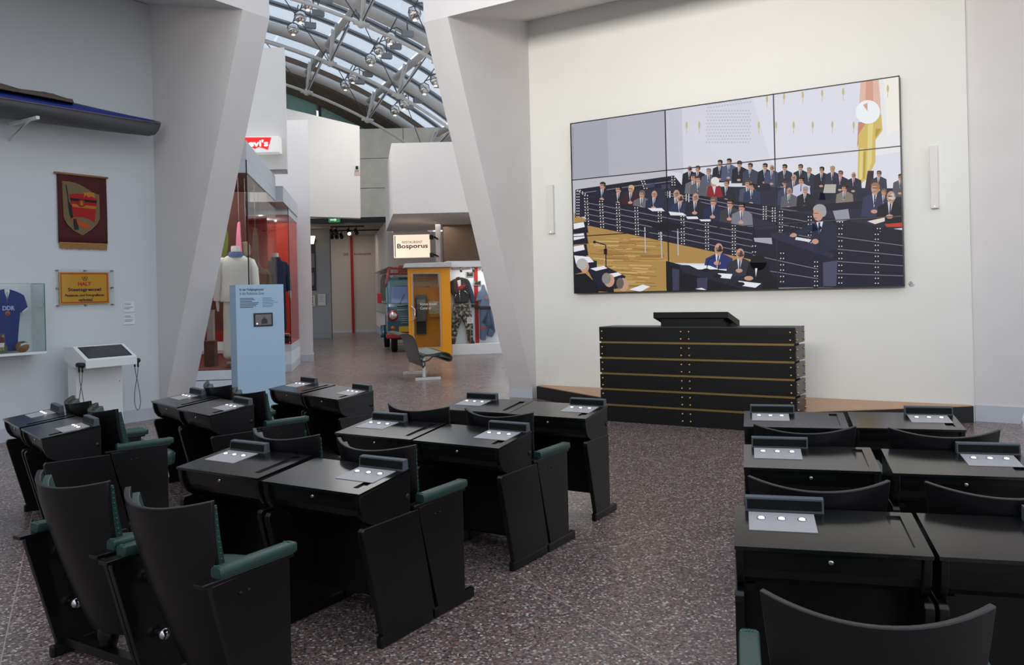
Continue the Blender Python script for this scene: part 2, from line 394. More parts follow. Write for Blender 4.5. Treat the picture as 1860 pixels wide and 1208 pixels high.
DESKS = [  # key, x, y, turn (deg), side, label
 ('M1A', -3.972, 2.828, 1.0, 'left', 'nearest desk of the middle block, left one, with its button plate at the left'),
 ('M1B', -3.276, 2.809, 1.2, 'right', 'nearest desk of the middle block, right one, button plate at the right'),
 ('M2A', -3.979, 4.024, 1.0, 'left', 'second-row left desk of the middle block, corner reaching left behind a chair'),
 ('M2B', -3.319, 4.025, .3, 'right', 'second-row right desk of the middle block, its side panels open to the aisle'),
 ('M3A', -4.025, 5.204, 1.6, 'left', 'front-row left desk of the middle block, nearest to the passage'),
 ('M3B', -3.38, 5.202, 1.3, 'right', 'front-row right desk of the middle block, just before the lectern'),
 ('L1A', -6.905, 3.378, -17.0, 'left', 'outermost desk at the left picture edge, in front of the grey wall'),
 ('L1B', -6.243, 3.179, -16.8, 'right', 'desk at far left beside the outermost one, dark side facing the camera'),
 ('L2A', -6.763, 4.57, -16.0, 'left', 'left desk of the left block middle row, before the leaning pillar'),
 ('L2B', -6.079, 4.34, -14.0, 'right', 'right desk of the left block middle row, armrest beside its cheek'),
 ('L3A', -6.509, 5.685, -14.5, 'left', 'front desk of the left block, left one, beside the blue info stele'),
 ('L3B', -5.824, 5.474, -14.8, 'right', 'front desk of the left block, right one, against the open passage floor'),
 ('R1A', -.939, 2.871, 17.6, 'left', 'nearest desk of the right block, whole lid and round lock in view'),
 ('R1B', -.32, 3.07, 17.6, 'right', 'nearest desk of the right block cut off by the right picture edge'),
 ('R2A', -1.299, 4.141, 17.0, 'left', 'second-row left desk of the right block, between two curved chair backs'),
 ('R2B', -.64, 4.316, 17.0, 'right', 'second-row right desk of the right block, button plate near the picture edge'),
 ('R3A', -1.672, 5.344, 16.5, 'left', 'front-row left desk of the right block, below the end of the lectern'),
 ('R3B', -1.047, 5.573, 16.6, 'right', 'front-row right desk of the right block, before the platform edge'),
]
CHAIRS = {
 'M1A': 'nearest chair at bottom left, left one, black curved back seen from behind',
 'M1B': 'nearest chair at bottom left, right one, with green armrest and seat in full view',
 'M2A': 'chair behind the nearest left desk of the middle block, only its curved top showing',
 'M2B': 'chair right behind the nearest right middle desk, green armrest above a black panel',
 'M3A': 'left chair before the front row of the middle block, half hidden by desk lids',
 'M3B': 'right chair before the front row of the middle block, slim green armrest toward the aisle',
 'L2A': 'left chair in front of the outermost left desks, below the white touchscreen stand',
 'L2B': 'right chair in front of the outermost left desks, armrest above a black panel',
 'L3A': 'left chair against the white plinth of the clothes case, small curved back',
 'L3B': 'right chair before the blue info stele, studded green edge and long armrest',
 'R1A': 'nearest chair at bottom right, broad black curved back cut by the picture edge',
 'R2A': 'left chair between first and second row of the right block',
 'R2B': 'right chair between first and second row of the right block, cut by the picture edge',
 'R3A': 'left chair between second and front row of the right block',
 'R3B': 'right chair between second and front row of the right block, rim against the terrazzo'}
protos = {}
chair0 = None
for key, x, y, a, side, lab in DESKS:
    k = (side, key[1] == '3')
    if k not in protos: o = protos[k] = make_desk(*k)
    else: o = copy_tree(protos[k])
    o.location = (x, y, 0); o.rotation_euler = (0, 0, math.radians(a))
    tag(o, lab, 'desk', 'black parliament desks in three fanned blocks')
    if key in CHAIRS:
        c = copy_tree(chair0) if chair0 else make_chair()
        chair0 = chair0 or c
        back = {k_[0]: k_[1:4] for k_ in DESKS}.get(key[0]+str(int(key[1])-1)+key[2])   # joined to the desk behind it
        x, y, a, sx_, dy = (*back, 0, .43) if back else (x, y, a, .015, -.88 if key == 'R1A' else -.825)
        ca, sa = math.cos(math.radians(a)), math.sin(math.radians(a))
        c.location = (x+ca*sx_-sa*dy, y+sa*sx_+ca*dy, 0); c.rotation_euler = (0, 0, math.radians(a))
        tag(c, CHAIRS[key], 'chair', 'black and green parliament chairs')
# ------------------------------------------------------------------ lectern
t = thing('lectern', 'broad black lectern of stacked boards with brass bolts and gold joints', 'lectern', (-3.58, 9.7, 0))
X0, X1, Y0, Y1 = -4.79, -2.379, 9.492, 9.915
bolts = D.meshes.new('bolt')
bb = bmesh.new(); bmesh.ops.create_uvsphere(bb, u_segments=8, v_segments=6, radius=.013)
for f in bb.faces: f.smooth = True
bb.to_mesh(bolts); bb.free(); bolts.materials.append(brass)
def bolt(p, par):
    o = D.objects.new('bolt', bolts); COL.objects.link(o); o.parent = par; o.location = WM[par.name].inverted() @ Vector(p)
H_ = 1.172/6
for i in range(6):
    z0 = i*H_+(.024 if i else 0); z1 = (i+1)*H_
    f = B().box(X0, X1, Y0, Y0+.035, z0, z1).build('board', board, t, bevel=.002)
    s_ = B().box(X1-.035, X1, Y0+.0352, Y1, z0, z1).build('side_board', mat('board_side', '16181a', .3, noise=.3, nscale=9), t, bevel=.002)
    B().box(X0, X0+.035, Y0+.0352, Y1, z0, z1).build('side_board', board, t, bevel=.002)
    for xx in (-4.752, -3.708, -3.609, -2.433):
        for zz in (.045, .132): bolt((xx, Y0-.003, i*H_+zz+.016), f)
    for yy in (Y0+.06, Y1-.045):
        for zz in (.045, .132): bolt((X1+.003, yy, i*H_+zz+.016), s_)
    if i:
        B().box(X0+.02, X1-.02, Y0+.006, Y0+.03, i*H_, i*H_+.024).build('brass_strip', brassp, t)
B().box(X0, X1, Y0, Y1, 1.1722, 1.182).build('top_board', mat('lectern_top', '34383a', .35), t, bevel=.002)
B().box(X0+.05, X1-.05, Y0+.05, Y1-.05, .02, 1.17).build('inner_frame', board, t)
B().prism_x([(9.64, 1.182), (9.91, 1.182), (9.91, 1.235), (9.64, 1.30)], -4.02, -3.235).build('reading_desk_base', board, t)
B().prism_x([(9.60, 1.285), (9.60, 1.357), (10.03, 1.24), (10.03, 1.17), (9.96, 1.183)], -4.10, -3.165).build('reading_desk', board, t, bevel=.003)

# ------------------------------------------------------------------ wall speakers and sticker
for x0, x1, lab in ((-6.425, -6.318, 'slim white wall speaker left of the big screen'), (-1.17, -1.083, 'slim white wall speaker right of the big screen')):
    sp = thing('wall_speaker', lab, 'speaker', ((x0+x1)/2, YS, 2.52), 0, 'slim white speakers beside the screen')
    B().box(x0, x1, 11.075, 11.1, 2.52, 3.26).build('grille', mat('speaker_grille', 'd9d7d4', .6, bump=.2, bscale=400), sp, bevel=.004)
    B().box(x0+.006, x1-.006, 11.1, YS-.001, 2.525, 3.255).build('housing', whitep, sp)
    B().disc(((x0+x1)/2, 11.075, 2.545), (0, -1, 0), .006, .002, 10).build('indicator', mat('led_white', 'ffffff', .3, emit=1), sp)
so = thing('wall_sticker', 'small round white sticker at the lower right corner of the screen', 'sticker', (-1.40, YS, 1.6))
B().disc((-1.402, YS-.0005, 1.632), (0, -1, 0), .036, .003, 20).build('disc', mat('sticker_white', 'd6d8da', .6), so)
B().tube([(-1.42, YS-.005, 1.65), (-1.405, YS-.005, 1.655), (-1.41, YS-.005, 1.635), (-1.425, YS-.005, 1.615)], .003, 5).tube([(-1.39, YS-.005, 1.65), (-1.40, YS-.005, 1.63), (-1.385, YS-.005, 1.622)], .003, 5).build('pictogram', darktxt, so)

# ------------------------------------------------------------------ video wall, 3 x 3 panels, with its picture
SX0, SZ0, SW = -5.966, 1.606, 4.4927; SH = SW*9/16; SY = 11.052
scr = thing('video_wall', 'large screen of nine panels showing a colour photo of a parliament session', 'screen', (SX0+SW/2, YS, SZ0))
for i in range(3):
    for j in range(3):
        B().box(SX0+SW/3*i+.001, SX0+SW/3*(i+1)-.001, SY, YS-.002, SZ0+SH/3*j+.001, SZ0+SH/3*(j+1)-.001).build('screen_panel', mat('screen_black', '050506', .3), scr)
QUAD = [(48.9, 264.6), (1762, 25.9), (1790.7, 1124.7), (71.9, 1159.3)]     # corners of the picture in the drawing below
def homog(Q):
    (x0, y0), (x1, y1), (x2, y2), (x3, y3) = Q
    dx1, dx2, dx3 = x1-x2, x3-x2, x0-x1+x2-x3; dy1, dy2, dy3 = y1-y2, y3-y2, y0-y1+y2-y3
    den = dx1*dy2-dx2*dy1; g = (dx3*dy2-dx2*dy3)/den; h = (dx1*dy3-dx3*dy1)/den
    return Matrix(((x1-x0+g*x1, x3-x0+h*x3, x0), (y1-y0+g*y1, y3-y0+h*y3, y0), (g, h, 1))).inverted()
HI = homog(QUAD)
PF = []                                        # flat picture: (colour, layer, points)
LAY = [0]
def pic(c, *polys):
    LAY[0] += 1
    for p in polys: PF.append((srgb(c), LAY[0], p))
def ell(cx, cy, rx, ry, n=12, a0=0, a1=360):
    return [(cx+rx*math.cos(math.radians(a0+(a1-a0)*i/n)), cy+ry*math.sin(math.radians(a0+(a1-a0)*i/n))) for i in range(n if a1-a0 == 360 else n+1)]
def line(x0, y0, x1, y1, w_):
    l = math.hypot(x1-x0, y1-y0) or 1; nx, ny = -(y1-y0)/l*w_/2, (x1-x0)/l*w_/2
    return [(x0+nx, y0+ny), (x1+nx, y1+ny), (x1-nx, y1-ny), (x0-nx, y0-ny)]
def lerp(a, b, t_): return (a[0]+(b[0]-a[0])*t_, a[1]+(b[1]-a[1])*t_)
def bench(tl, tr, br, bl, n, cols, c='1c1b2e', stripe='8a8698', dots=True):
    pic(c, [tl, tr, br, bl])
    pic(stripe, *[line(*lerp(tl, bl, k/n), *lerp(tr, br, k/n), 3.2) for k in range(1, n)])
    if dots:
        ds = []
        for u in cols:
            a, b_ = lerp(tl, tr, u), lerp(bl, br, u)
            for k in range(n):
                for f in (.3, .75):
                    x, y = lerp(a, b_, (k+f)/n)
                    for dx in (-7, 7): ds.append([(x+dx-2.6, y-2.6), (x+dx+2.6, y-2.6), (x+dx+2.6, y+2.6), (x+dx-2.6, y+2.6)])
        pic('f2efe6', *ds)
def man(x, y, h, coat='1d2030', hair='2c2522', shirt='d9d8e2', tie='333a58', skin='c79a86', look=0, bald=False, arms=True, low=2.6, glasses=False):
    w_ = h*1.15
    pic(coat, [(x-h*.25, y+h*.45), (x+h*.3, y+h*.42), (x+w_, y+h*.85), (x+w_*1.12, y+h*low), (x-w_*1.1, y+h*low), (x-w_*.95, y+h*.85)])
    pic(shirt, [(x-h*.24+look*h*.1, y+h*.45), (x+h*.22+look*h*.1, y+h*.42), (x+look*h*.35, y+h*1.75)])
    if tie: pic(tie, [(x+look*h*.1-h*.05, y+h*.6), (x+look*h*.1+h*.07, y+h*.6), (x+look*h*.3+h*.08, y+h*1.5), (x+look*h*.3-h*.04, y+h*1.5)])
    pic(skin, ell(x, y+h*.05, h*.36, h*.5), [(x-h*.17, y+h*.3), (x+h*.2, y+h*.3), (x+h*.15, y+h*.62), (x-h*.12, y+h*.62)])
    pic('b38672', ell(x-look*h*.1+h*.16*(1 if look <= 0 else -1), y+h*.12, h*.15, h*.3))
    if bald: pic(hair, ell(x-look*h*.2, y-h*.02, h*.36, h*.3, 8, 20, 160 if look >= 0 else 160)[::1], ell(x-look*h*.28, y+h*.02, h*.14, h*.28))
    else: pic(hair, ell(x-look*h*.06, y-h*.22, h*.39, h*.3, 10, 172, 368), ell(x+h*.29, y-h*.1, h*.12, h*.27))
    pic('4a3430', line(x+look*h*.18-h*.2, y-h*.02, x+look*h*.18+h*.2, y-h*.02, h*.07), line(x+look*h*.2-h*.1, y+h*.3, x+look*h*.2+h*.1, y+h*.3, h*.05))
    if glasses: pic('1a1a1e', line(x+look*h*.15-h*.3, y, x+look*h*.15+h*.3, y, h*.1))
    if arms: pic(skin, ell(x+look*h*.3, y+h*(low-.5), h*.3, h*.18))

pic('dedeea', QUAD)
pic('aeaebb', [(49, 264), (547, 196), (556, 515), (57, 562)])
pic('b9b9c5', [(240, 240), (547, 196), (556, 515), (250, 542)])
pic('c2c2cc', [(57, 562), (556, 513), (560, 700), (66, 780)])
pic('cfcfdc', [(547, 196), (632, 184), (640, 530), (556, 515)])
pic('e6e6f2', [(1000, 134), (1762, 26), (1775, 395), (1790, 640), (1124, 560)])
pic('f1f0f4', [(1560, 54), (1762, 26), (1776, 420), (1640, 440)])
pic('faf6ee', [(1680, 38), (1762, 26), (1772, 300), (1700, 330)])
pic('c6c6d6', *[[(x-5, y-4), (x+4, y-4), (x+5, y+3), (x-3, y+4)] for j in range(13) for x, y in [(762+14.6*i+(7 if j % 2 else 0), 168+16.6*j-(.13*(14.6*i) if j < 2 else .02*i)) for i in range(16)]])
ears = [(657, 275), (723, 275), (1034, 277), (1124, 278), (1215, 278), (1314, 278), (1416, 278), (1527, 280), (1076, 140), (1165, 128), (1262, 120), (1363, 112), (1472, 105), (1703, 90)]
pic('cdbf86', *[ell(x, y, 6, 20, 8) for x, y in ears])
pic('c9bfa0', *[line(x, y+15, x, y+45, 3) for x, y in ears])
# flag and clock
pic('e7c0ae', [(1562, 56), (1655, 42), (1665, 150), (1668, 230), (1550, 250)])
pic('dca58f', [(1590, 52), (1625, 47), (1630, 200), (1585, 240)])
pic('cf8d78', [(1550, 265), (1590, 262), (1575, 320), (1545, 400)])
pic('d9c06a', [(1590, 270), (1670, 225), (1676, 310), (1640, 360), (1640, 475), (1600, 560), (1560, 592), (1548, 560), (1552, 330)])
pic('e9d88c', [(1600, 280), (1628, 268), (1620, 480), (1596, 540)], [(1560, 400), (1575, 400), (1572, 560), (1556, 570)])
pic('b99e45', [(1640, 300), (1670, 300), (1640, 350)], [(1580, 420), (1590, 420), (1585, 560), (1576, 566)])
pic('3c2c34', [(1600, 520), (1632, 520), (1625, 690), (1575, 690)])
pic('f7fbff', ell(1600, 212, 63, 62, 28))
pic('d9a995', [(1575, 175), (1598, 163), (1598, 208)])
# floor
pic('1e1e30', [(1003, 800), (1790, 840), (1791, 1125), (1003, 1135)], [(592, 540), (640, 600), (640, 700), (130, 650)])
pic('b08c50', [(66, 735), (128, 770), (1003, 980), (1003, 1010), (560, 1000), (552, 1150), (72, 1159)])
rr = random.Random(3)
for c_ in ('c09c5c', 'a37d42', 'cdb077', '97723c'):
    pic(c_, *[line(x, y, x+rr.uniform(50, 150), y+rr.uniform(0, 8), rr.uniform(3, 7)) for x, y in [(rr.uniform(150, 430), rr.uniform(860, 1130)) for _ in range(26)]])
pic('282a3c', [(595, 596), (1790, 612), (1790, 870), (1440, 800), (1003, 830), (125, 655), (130, 645), (592, 560)])
# long back bench and side benches
bench((74, 612), (592, 540), (594, 596), (128, 650), 2, (.02, .68, .99))
pic('24243a', [(74, 612), (128, 650), (124, 755), (74, 760)])
pic('f2efe6', *[[(x, y), (x+5, y), (x+5, y+5), (x, y+5)] for y in range(618, 755, 15) for x in (80, 90)])
pic('3a3f5e', [(440, 590), (490, 580), (492, 600), (442, 606)], [(525, 590), (570, 584), (572, 606), (528, 612)], [(600, 596), (650, 594), (652, 618), (604, 618)])
BK = '1b1d2a'
A = lambda xa, ya: (xa*.696+546.6, ya*.696+402.7)
backrow = [(183, 145, BK, '3a2f2a', 1), (243, 148, BK, '4a3d33', 0), (325, 168, '5d6074', '7a716c', 0), (410, 105, '20222c', '30261f', 0), (478, 95, '50597a', '2a211c', 0), (556, 112, '1c1e2a', '3c322c', 0), (637, 130, '3b3f52', '2b2320', 0),
 (748, 132, BK, '2a2420', 0), (800, 142, '454b6b', '8a6f60', 1), (895, 140, '2e3142', '241e1c', 0), (1013, 140, '262936', '4a4441', 0), (1078, 165, '2b2f40', '8c8784', 0), (1172, 160, '20222d', '26201f', 0), (1252, 155, '303446', 'b09265', 0),
 (1312, 190, '24273a', '5d4a40', 0), (1410, 200, '272a3a', '87705f', 1), (1598, 192, '3c3f4c', '5a4a3e', 0), (1758, 218, '585860', '3a312d', 0)]
for xa, ya, c_, hr, bd in backrow:
    man(*A(xa, ya), 34, c_, hr, bald=bool(bd), look=-.3, low=3.0, tie=rr.choice(['8a2630', '333a58', '202438']), glasses=rr.random() < .35)
pic('20202f', *[[A(x, y), A(x+75, y+4), A(x+80, y+60), A(x-5, y+55)] for x, y in ((75, 275), (620, 262), (710, 260), (1120, 330), (1160, 330), (880, 300))])
pic('b9b5ac', [A(1195, 270), A(1280, 270), A(1275, 335), A(1183, 335)])
for xa, ya, c_, hr, bd in [(212, 215, '6c6c74', '4a3f38', 0), (250, 228, '5b5d68', '2f2824', 0), (460, 258, '23252e', '4c4038', 0), (620, 262, '4c4f60', '5b4c42', 0), (650, 285, '2e3756', '2f2724', 0), (905, 272, '3a3f5c', '4a3a32', 0),
      (965, 218, '3e4254', '93897f', 1), (1020, 240, 'c9cbe2', '231b1a', 0), (930, 318, '5e6068', '8a7a70', 1), (1050, 312, '1f2129', '9a9696', 0), (1342, 300, '857b70', '33291f', 0)]:
    man(*A(xa, ya), 38, c_, hr, bald=bool(bd), look=-.35, low=2.8)
x, y = A(370, 248); pic('8f1e26', [(x-36, y+24), (x+30, y+20), (x+44, y+80), (x-40, y+84)]); pic('d7d7de', [(x-12, y+20), (x+8, y+20), (x, y+66)]); pic('c79a86', ell(x-6, y+6, 14, 19)); pic('e6e2dc', ell(x+3, y-6, 22, 20), ell(x+14, y+4, 10, 20))
# middle bench between second and front row
bench(A(0, 310), A(840, 440), A(840, 560), A(0, 360), 3, (.03, .2, .89, .97))
bench(A(850, 445), A(1480, 395), A(1485, 450), A(1000, 470), 1, (.01,), dots=False)
bench(A(850, 455), A(1785, 620), A(1790, 900), A(850, 740), 5, (.02, .25, .5, .8))
pic('9a9aa8', [(1420, 730), (1500, 720), (1510, 775), (1440, 790)])
# front row of members
for x, y, c_, hr, bd in [(218, 592, '1d2036', '33291f', 0), (302, 612, '20222c', '241d1b', 0), (368, 610, '3a1c28', 'c9b487', 0), (425, 638, '6a6a72', '6d665f', 0), (490, 638, '262c4a', 'a28c7c', 1), (606, 636, '242a44', '8b7868', 1), (626, 660, '2c3350', '3f332d', 1),
      (706, 655, '1f222c', '8d8178', 1), (800, 676, '20284a', '6a625d', 0), (887, 688, '3a3a40', '2f2824', 0), (948, 706, '7c7c88', '241f1d', 0)]:
    man(x, y, 46 if x > 560 else 40, c_, hr, bald=bool(bd), look=-.35, low=2.3, glasses=x > 780)
pic('1c1b2e', [(125, 650), (1000, 815), (1005, 850), (125, 672)])
bench((122, 650), (1003, 815), (1003, 985), (130, 800), 5, (.01, .1, .2, .31, .45, .585, .73, .89))
pic('15142a', [(1003, 815), (1012, 810), (1012, 985), (1003, 985)])
pic('e9e9f2', [(455, 712), (530, 712), (545, 728), (480, 728)], [(565, 730), (640, 738), (660, 752), (575, 750)], [(655, 757), (715, 757), (722, 770), (665, 770)], [(725, 772), (785, 772), (785, 782), (735, 782)])
pic('11111e', [(445, 792), (560, 785), (670, 810), (520, 835)])
pic('b8b8c4', line(441, 812, 444, 948, 6), line(524, 835, 531, 975, 6), line(613, 822, 616, 962, 6))
# rostrum with the speaker
pic('a9a9b6', [(1010, 870), (1110, 870), (1115, 905), (1015, 890)])
bench((1005, 890), (1345, 985), (1345, 1135), (1005, 1100), 3, (.02, .45, .97))
bench((1440, 800), (1788, 860), (1790, 1124), (1440, 1124), 5, (.06, .6))
pic('2a2a44', [(1100, 845), (1180, 840), (1430, 960), (1420, 1000), (1110, 930)])
pic('1a1a30', [(1105, 870), (1440, 985), (1445, 1000), (1440, 1124), (1365, 1124), (1360, 1000), (1110, 930)])
pic('4b4b68', [(1370, 1000), (1445, 990), (1440, 1124), (1372, 1124)])
pic('20243e', [(1318, 800), (1360, 765), (1440, 800), (1448, 930), (1330, 960), (1305, 880)], [(1320, 795), (1345, 830), (1225, 862), (1205, 845)])
pic('e2e2ee', [(1335, 790), (1372, 780), (1355, 850)], [(1230, 866), (1310, 880), (1300, 893), (1225, 880)])
pic('39406a', [(1346, 790), (1357, 790), (1352, 850), (1344, 850)])
pic('c79a86', ell(1345, 745, 27, 38), ell(1215, 856, 20, 11), ell(1330, 890, 18, 14))
pic('a6a4a8', ell(1352, 722, 34, 28, 12, 170, 370), ell(1372, 735, 16, 26))
pic('6a4c44', line(1318, 742, 1345, 742, 3), line(1322, 768, 1336, 768, 3))
pic('16161f', line(1160, 845, 1222, 780, 5), line(1178, 855, 1265, 785, 5), line(1190, 860, 1278, 790, 5), line(1352, 925, 1356, 820, 4), ell(1355, 818, 8, 10))
# members at the right edge
man(1640, 612, 58, '36395a', '9b7a55', look=-.3, low=2.6)
man(1685, 632, 36, '3a3c48', '7a6250', look=-.3, low=1.2, arms=False)
man(1722, 655, 62, '1b1c24', 'cfcac6', look=-.4, low=2.2, bald=True)
pic('e8dcd2', [(1600, 785), (1690, 765), (1690, 785), (1640, 800)])
pic('c0402e', [(1690, 800), (1785, 792), (1786, 815), (1700, 815)])
pic('d8d8e2', [(1735, 825), (1786, 820), (1786, 832)])
# reporters' desk in the foreground
pic('10101c', [(552, 990), (630, 1010), (1140, 1080), (1140, 1137), (555, 1150)])
pic('232336', [(620, 1010), (700, 1015), (1060, 1100), (1050, 1137), (960, 1140), (640, 1050)])
pic('3c3c58', [(715, 1080), (770, 1078), (768, 1145), (716, 1146)], [(585, 1030), (622, 1035), (622, 1148), (588, 1149)])
man(828, 925, 62, '2b3372', '3a3030', bald=True, look=-.4, low=1.75)
man(940, 952, 60, '2e323e', '4c4440', bald=True, look=-.3, low=2.0)
pic('14141c', ell(1035, 1000, 44, 42), [(985, 1000), (1085, 1000), (1110, 1100), (960, 1100)])
pic('c79a86', ell(985, 1082, 24, 12)); pic('e8e8f2', [(1018, 1030), (1030, 1030), (1022, 1075)])
pic('efeff8', [(668, 1010), (780, 1015), (830, 1035), (720, 1035)], [(820, 1055), (900, 1060), (890, 1085), (840, 1080)], [(930, 1095), (1050, 1110), (1020, 1132), (950, 1122)], [(705, 1138), (740, 1132), (768, 1146)])
pic('15151f', ell(762, 1040, 22, 10), ell(820, 1070, 24, 10), ell(940, 1112, 24, 11), line(765, 1035, 775, 985, 4), line(775, 985, 810, 968, 4), line(822, 1065, 832, 985, 4))
# left foreground: papers, benches, three heads from behind
for y0 in (770, 828, 890, 950):
    pic('1a1a2c', [(66, y0+20), (135, y0+10), (145, y0+70), (68, y0+75)]); pic('eeeef8', [(66, y0+22), (120, y0+14), (126, y0+40), (68, y0+52)])
pic('1a1a2c', [(68, 965), (190, 990), (190, 1030), (70, 1060)]); pic('eeeef8', [(70, 960), (150, 968), (175, 995), (80, 1005)])
pic('1c1c2e', [(140, 1035), (240, 1020), (340, 1070), (335, 1130), (200, 1150)]); pic('eeeef8', [(155, 1030), (225, 1015), (245, 1028), (185, 1042)], [(250, 1058), (300, 1050), (322, 1062), (270, 1078)], [(360, 1140), (430, 1115), (470, 1125), (420, 1155)])
pic('22222f', line(238, 1020, 236, 905, 6), line(236, 905, 180, 888, 6), ell(177, 890, 8, 8), [(226, 925), (244, 925), (244, 955), (226, 955)])
pic('12121c', [(70, 1060), (130, 1055), (190, 1110), (200, 1155), (72, 1158)], [(195, 1150), (215, 1120), (275, 1130), (282, 1157)])
pic('c79a86', ell(125, 1020, 24, 32), ell(255, 1092, 28, 36), ell(330, 1115, 28, 36))
pic('b9b5b2', ell(112, 1005, 30, 30)); pic('8d8782', ell(240, 1082, 24, 30)); pic('6b6059', ell(312, 1108, 20, 30))
# caption running up the left edge
pic('8f8f9e', *[[(58+rr.uniform(0, 1), y), (66, y), (66, y+rr.uniform(3, 7)), (59, y+rr.uniform(3, 7))] for y in range(285, 550, 9)])

me = D.meshes.new('picture'); V = []; Fc = []; Cc = []
for c_, l_, p in PF:
    f = []
    for x, y in p:
        h = HI @ Vector((x, y, 1)); s_, q = min(1, max(0, h.x/h.z)), min(1, max(0, h.y/h.z))
        f.append(len(V)); V.append(WM[scr.name].inverted() @ Vector((SX0+SW*s_, SY-.001-l_*3e-5, SZ0+SH*(1-q))))
    Fc.append(f); Cc += [(*c_, 1)]*len(f)
me.from_pydata(V, [], Fc)
at_ = me.color_attributes.new('Col', 'FLOAT_COLOR', 'CORNER')
for i, c_ in enumerate(Cc): at_.data[i].color = c_
pm = D.materials.new('screen_picture'); pm.use_nodes = True; n = pm.node_tree.nodes; bs = n['Principled BSDF']
vc = n.new('ShaderNodeVertexColor'); vc.layer_name = 'Col'
bs.inputs['Base Color'].default_value = (.01, .01, .01, 1); bs.inputs['Roughness'].default_value = .5; bs.inputs['Specular IOR Level'].default_value = .15
pm.node_tree.links.new(vc.outputs[0], bs.inputs['Emission Color']); bs.inputs['Emission Strength'].default_value = .86
me.materials.append(pm)
po = D.objects.new('picture', me); COL.objects.link(po); po.parent = scr
bz = mat('bezel', '0a0a0c', .4)
ys = SY-.001-(LAY[0]+2)*3e-5
for i in range(4):
    x = SX0+SW/3*i; B().box(x-.006, x+.006, ys-.001, SY, SZ0-.006, SZ0+SH+.006).build('bezel', bz, scr)
    z = SZ0+SH/3*i; B().box(SX0, SX0+SW, ys-.001, SY, z-.006, z+.006).build('bezel', bz, scr)
# ------------------------------------------------------------------ left wall: banner, sign, labels, kayak, case, touchscreen
def wall_poly(b, pts, off, scale, ox, oy):   # zoomed drawing coordinates -> plane in front of the left wall
    P = [onx(x/scale+ox, y/scale+oy, XL+off) for x, y in pts]
    b.hexa([p for p in P], [p+Vector((.001, 0, 0)) for p in P])
ban = thing('banner', 'dark red wall banner with rifle-and-flag shield and golden fringe', 'banner', (XL, 6.14, 2.32))
fb = lambda n: mat(n[0], n[1], .85, noise=.15, nscale=30, bump=.1, bscale=300)
cl = B(); cl.smooth = True
rows = []
for j in range(9):
    z = 3.27-.87*j/8; rows.append([(XL+.02+.006*math.sin(i*.9+j*.3), 5.825+.655*i/14, z) for i in range(15)])
cl.loft(rows, closed=False)
o = cl.build('cloth', fb(('banner_cloth', '4a1a1f')), ban); md = o.modifiers.new('solid', 'SOLIDIFY'); md.thickness = .004
B().tube([(XL+.022, 5.79, 3.282), (XL+.022, 6.50, 3.282)], .014, 10).build('rod', mat('rod_wood', '9a6a42', .4), ban)
b = B(); rr = random.Random(5)
for k in range(110):
    y = 5.84+.63*k/109; b.box(y*0+XL+.018, XL+.022, y-.0022, y+.0018, 2.318+rr.uniform(0, .02), 2.405)
b.box(XL+.016, XL+.026, 5.835, 6.475, 2.395, 2.41)
tag(b.build('fringe', mat('gold_fringe', 'a07a4a', .7), ban), kind='stuff')
Z6 = (6, 0, 280)
G = lambda pts, off, name, col: (lambda b_: (wall_poly(b_, pts, off, *Z6), b_.build(name, fb((name+'_'+col, col)), ban)))(B())
arc = lambda cx, cy, rx, ry, a0, a1, n=10: [(cx+rx*math.cos(math.radians(a0+(a1-a0)*i/n)), cy+ry*math.sin(math.radians(a0+(a1-a0)*i/n))) for i in range(n+1)]
G([(676, 292), (760, 300), (840, 320), (920, 362), (1000, 415), (1080, 445), (1088, 700), (1060, 760), (1000, 820), (900, 886), (800, 830), (730, 760), (695, 690), (688, 560)], .030, 'shield_rim', '8a6a3c')
G([(684, 300), (760, 308), (838, 328), (915, 369), (996, 422), (1072, 450), (1081, 700), (1054, 754), (995, 813), (900, 877), (806, 824), (737, 756), (702, 688), (695, 560)], .0315, 'shield', '6f6248')
G([(748, 440), (820, 428), (900, 434), (960, 450), (1058, 490), (1045, 600), (1032, 745), (960, 705), (900, 686), (810, 686), (780, 560)], .0335, 'flag_red', 'a01a1c')
G([(762, 475), (1056, 508), (1052, 535), (770, 505)], .0355, 'flag_black', '1c1a1c')
G([(780, 541), (1048, 570), (1044, 602), (790, 574)], .0355, 'flag_gold', 'b06a22')
G(arc(890, 535, 46, 42, 0, 360, 16)[:-1], .037, 'emblem', '6a2a1a')
G(arc(890, 535, 36, 33, 0, 360, 16)[:-1], .0385, 'emblem_inner', '8e3a1e')
G([(880, 512), (900, 512), (905, 555), (890, 562), (876, 555)], .040, 'emblem_tool', 'b06a22')
G([(900, 412), (940, 420), (975, 415), (1005, 425), (1030, 425), (1035, 480), (1000, 462), (960, 470), (940, 445), (912, 470), (920, 440)], .0355, 'star_leaf', 'b0762a')
G([(716, 335), (724, 335), (740, 430), (752, 520), (780, 560), (800, 690), (775, 700), (756, 640), (745, 560), (735, 450)], .037, 'rifle', '1e1e1c')
G([(796, 705), (830, 705), (862, 818), (812, 828)], .037, 'rifle_butt', '262420')
G([(770, 705), (800, 690), (900, 740), (980, 772), (962, 818), (900, 800), (830, 745), (790, 738)], .0345, 'red_grip', 'b8481e')

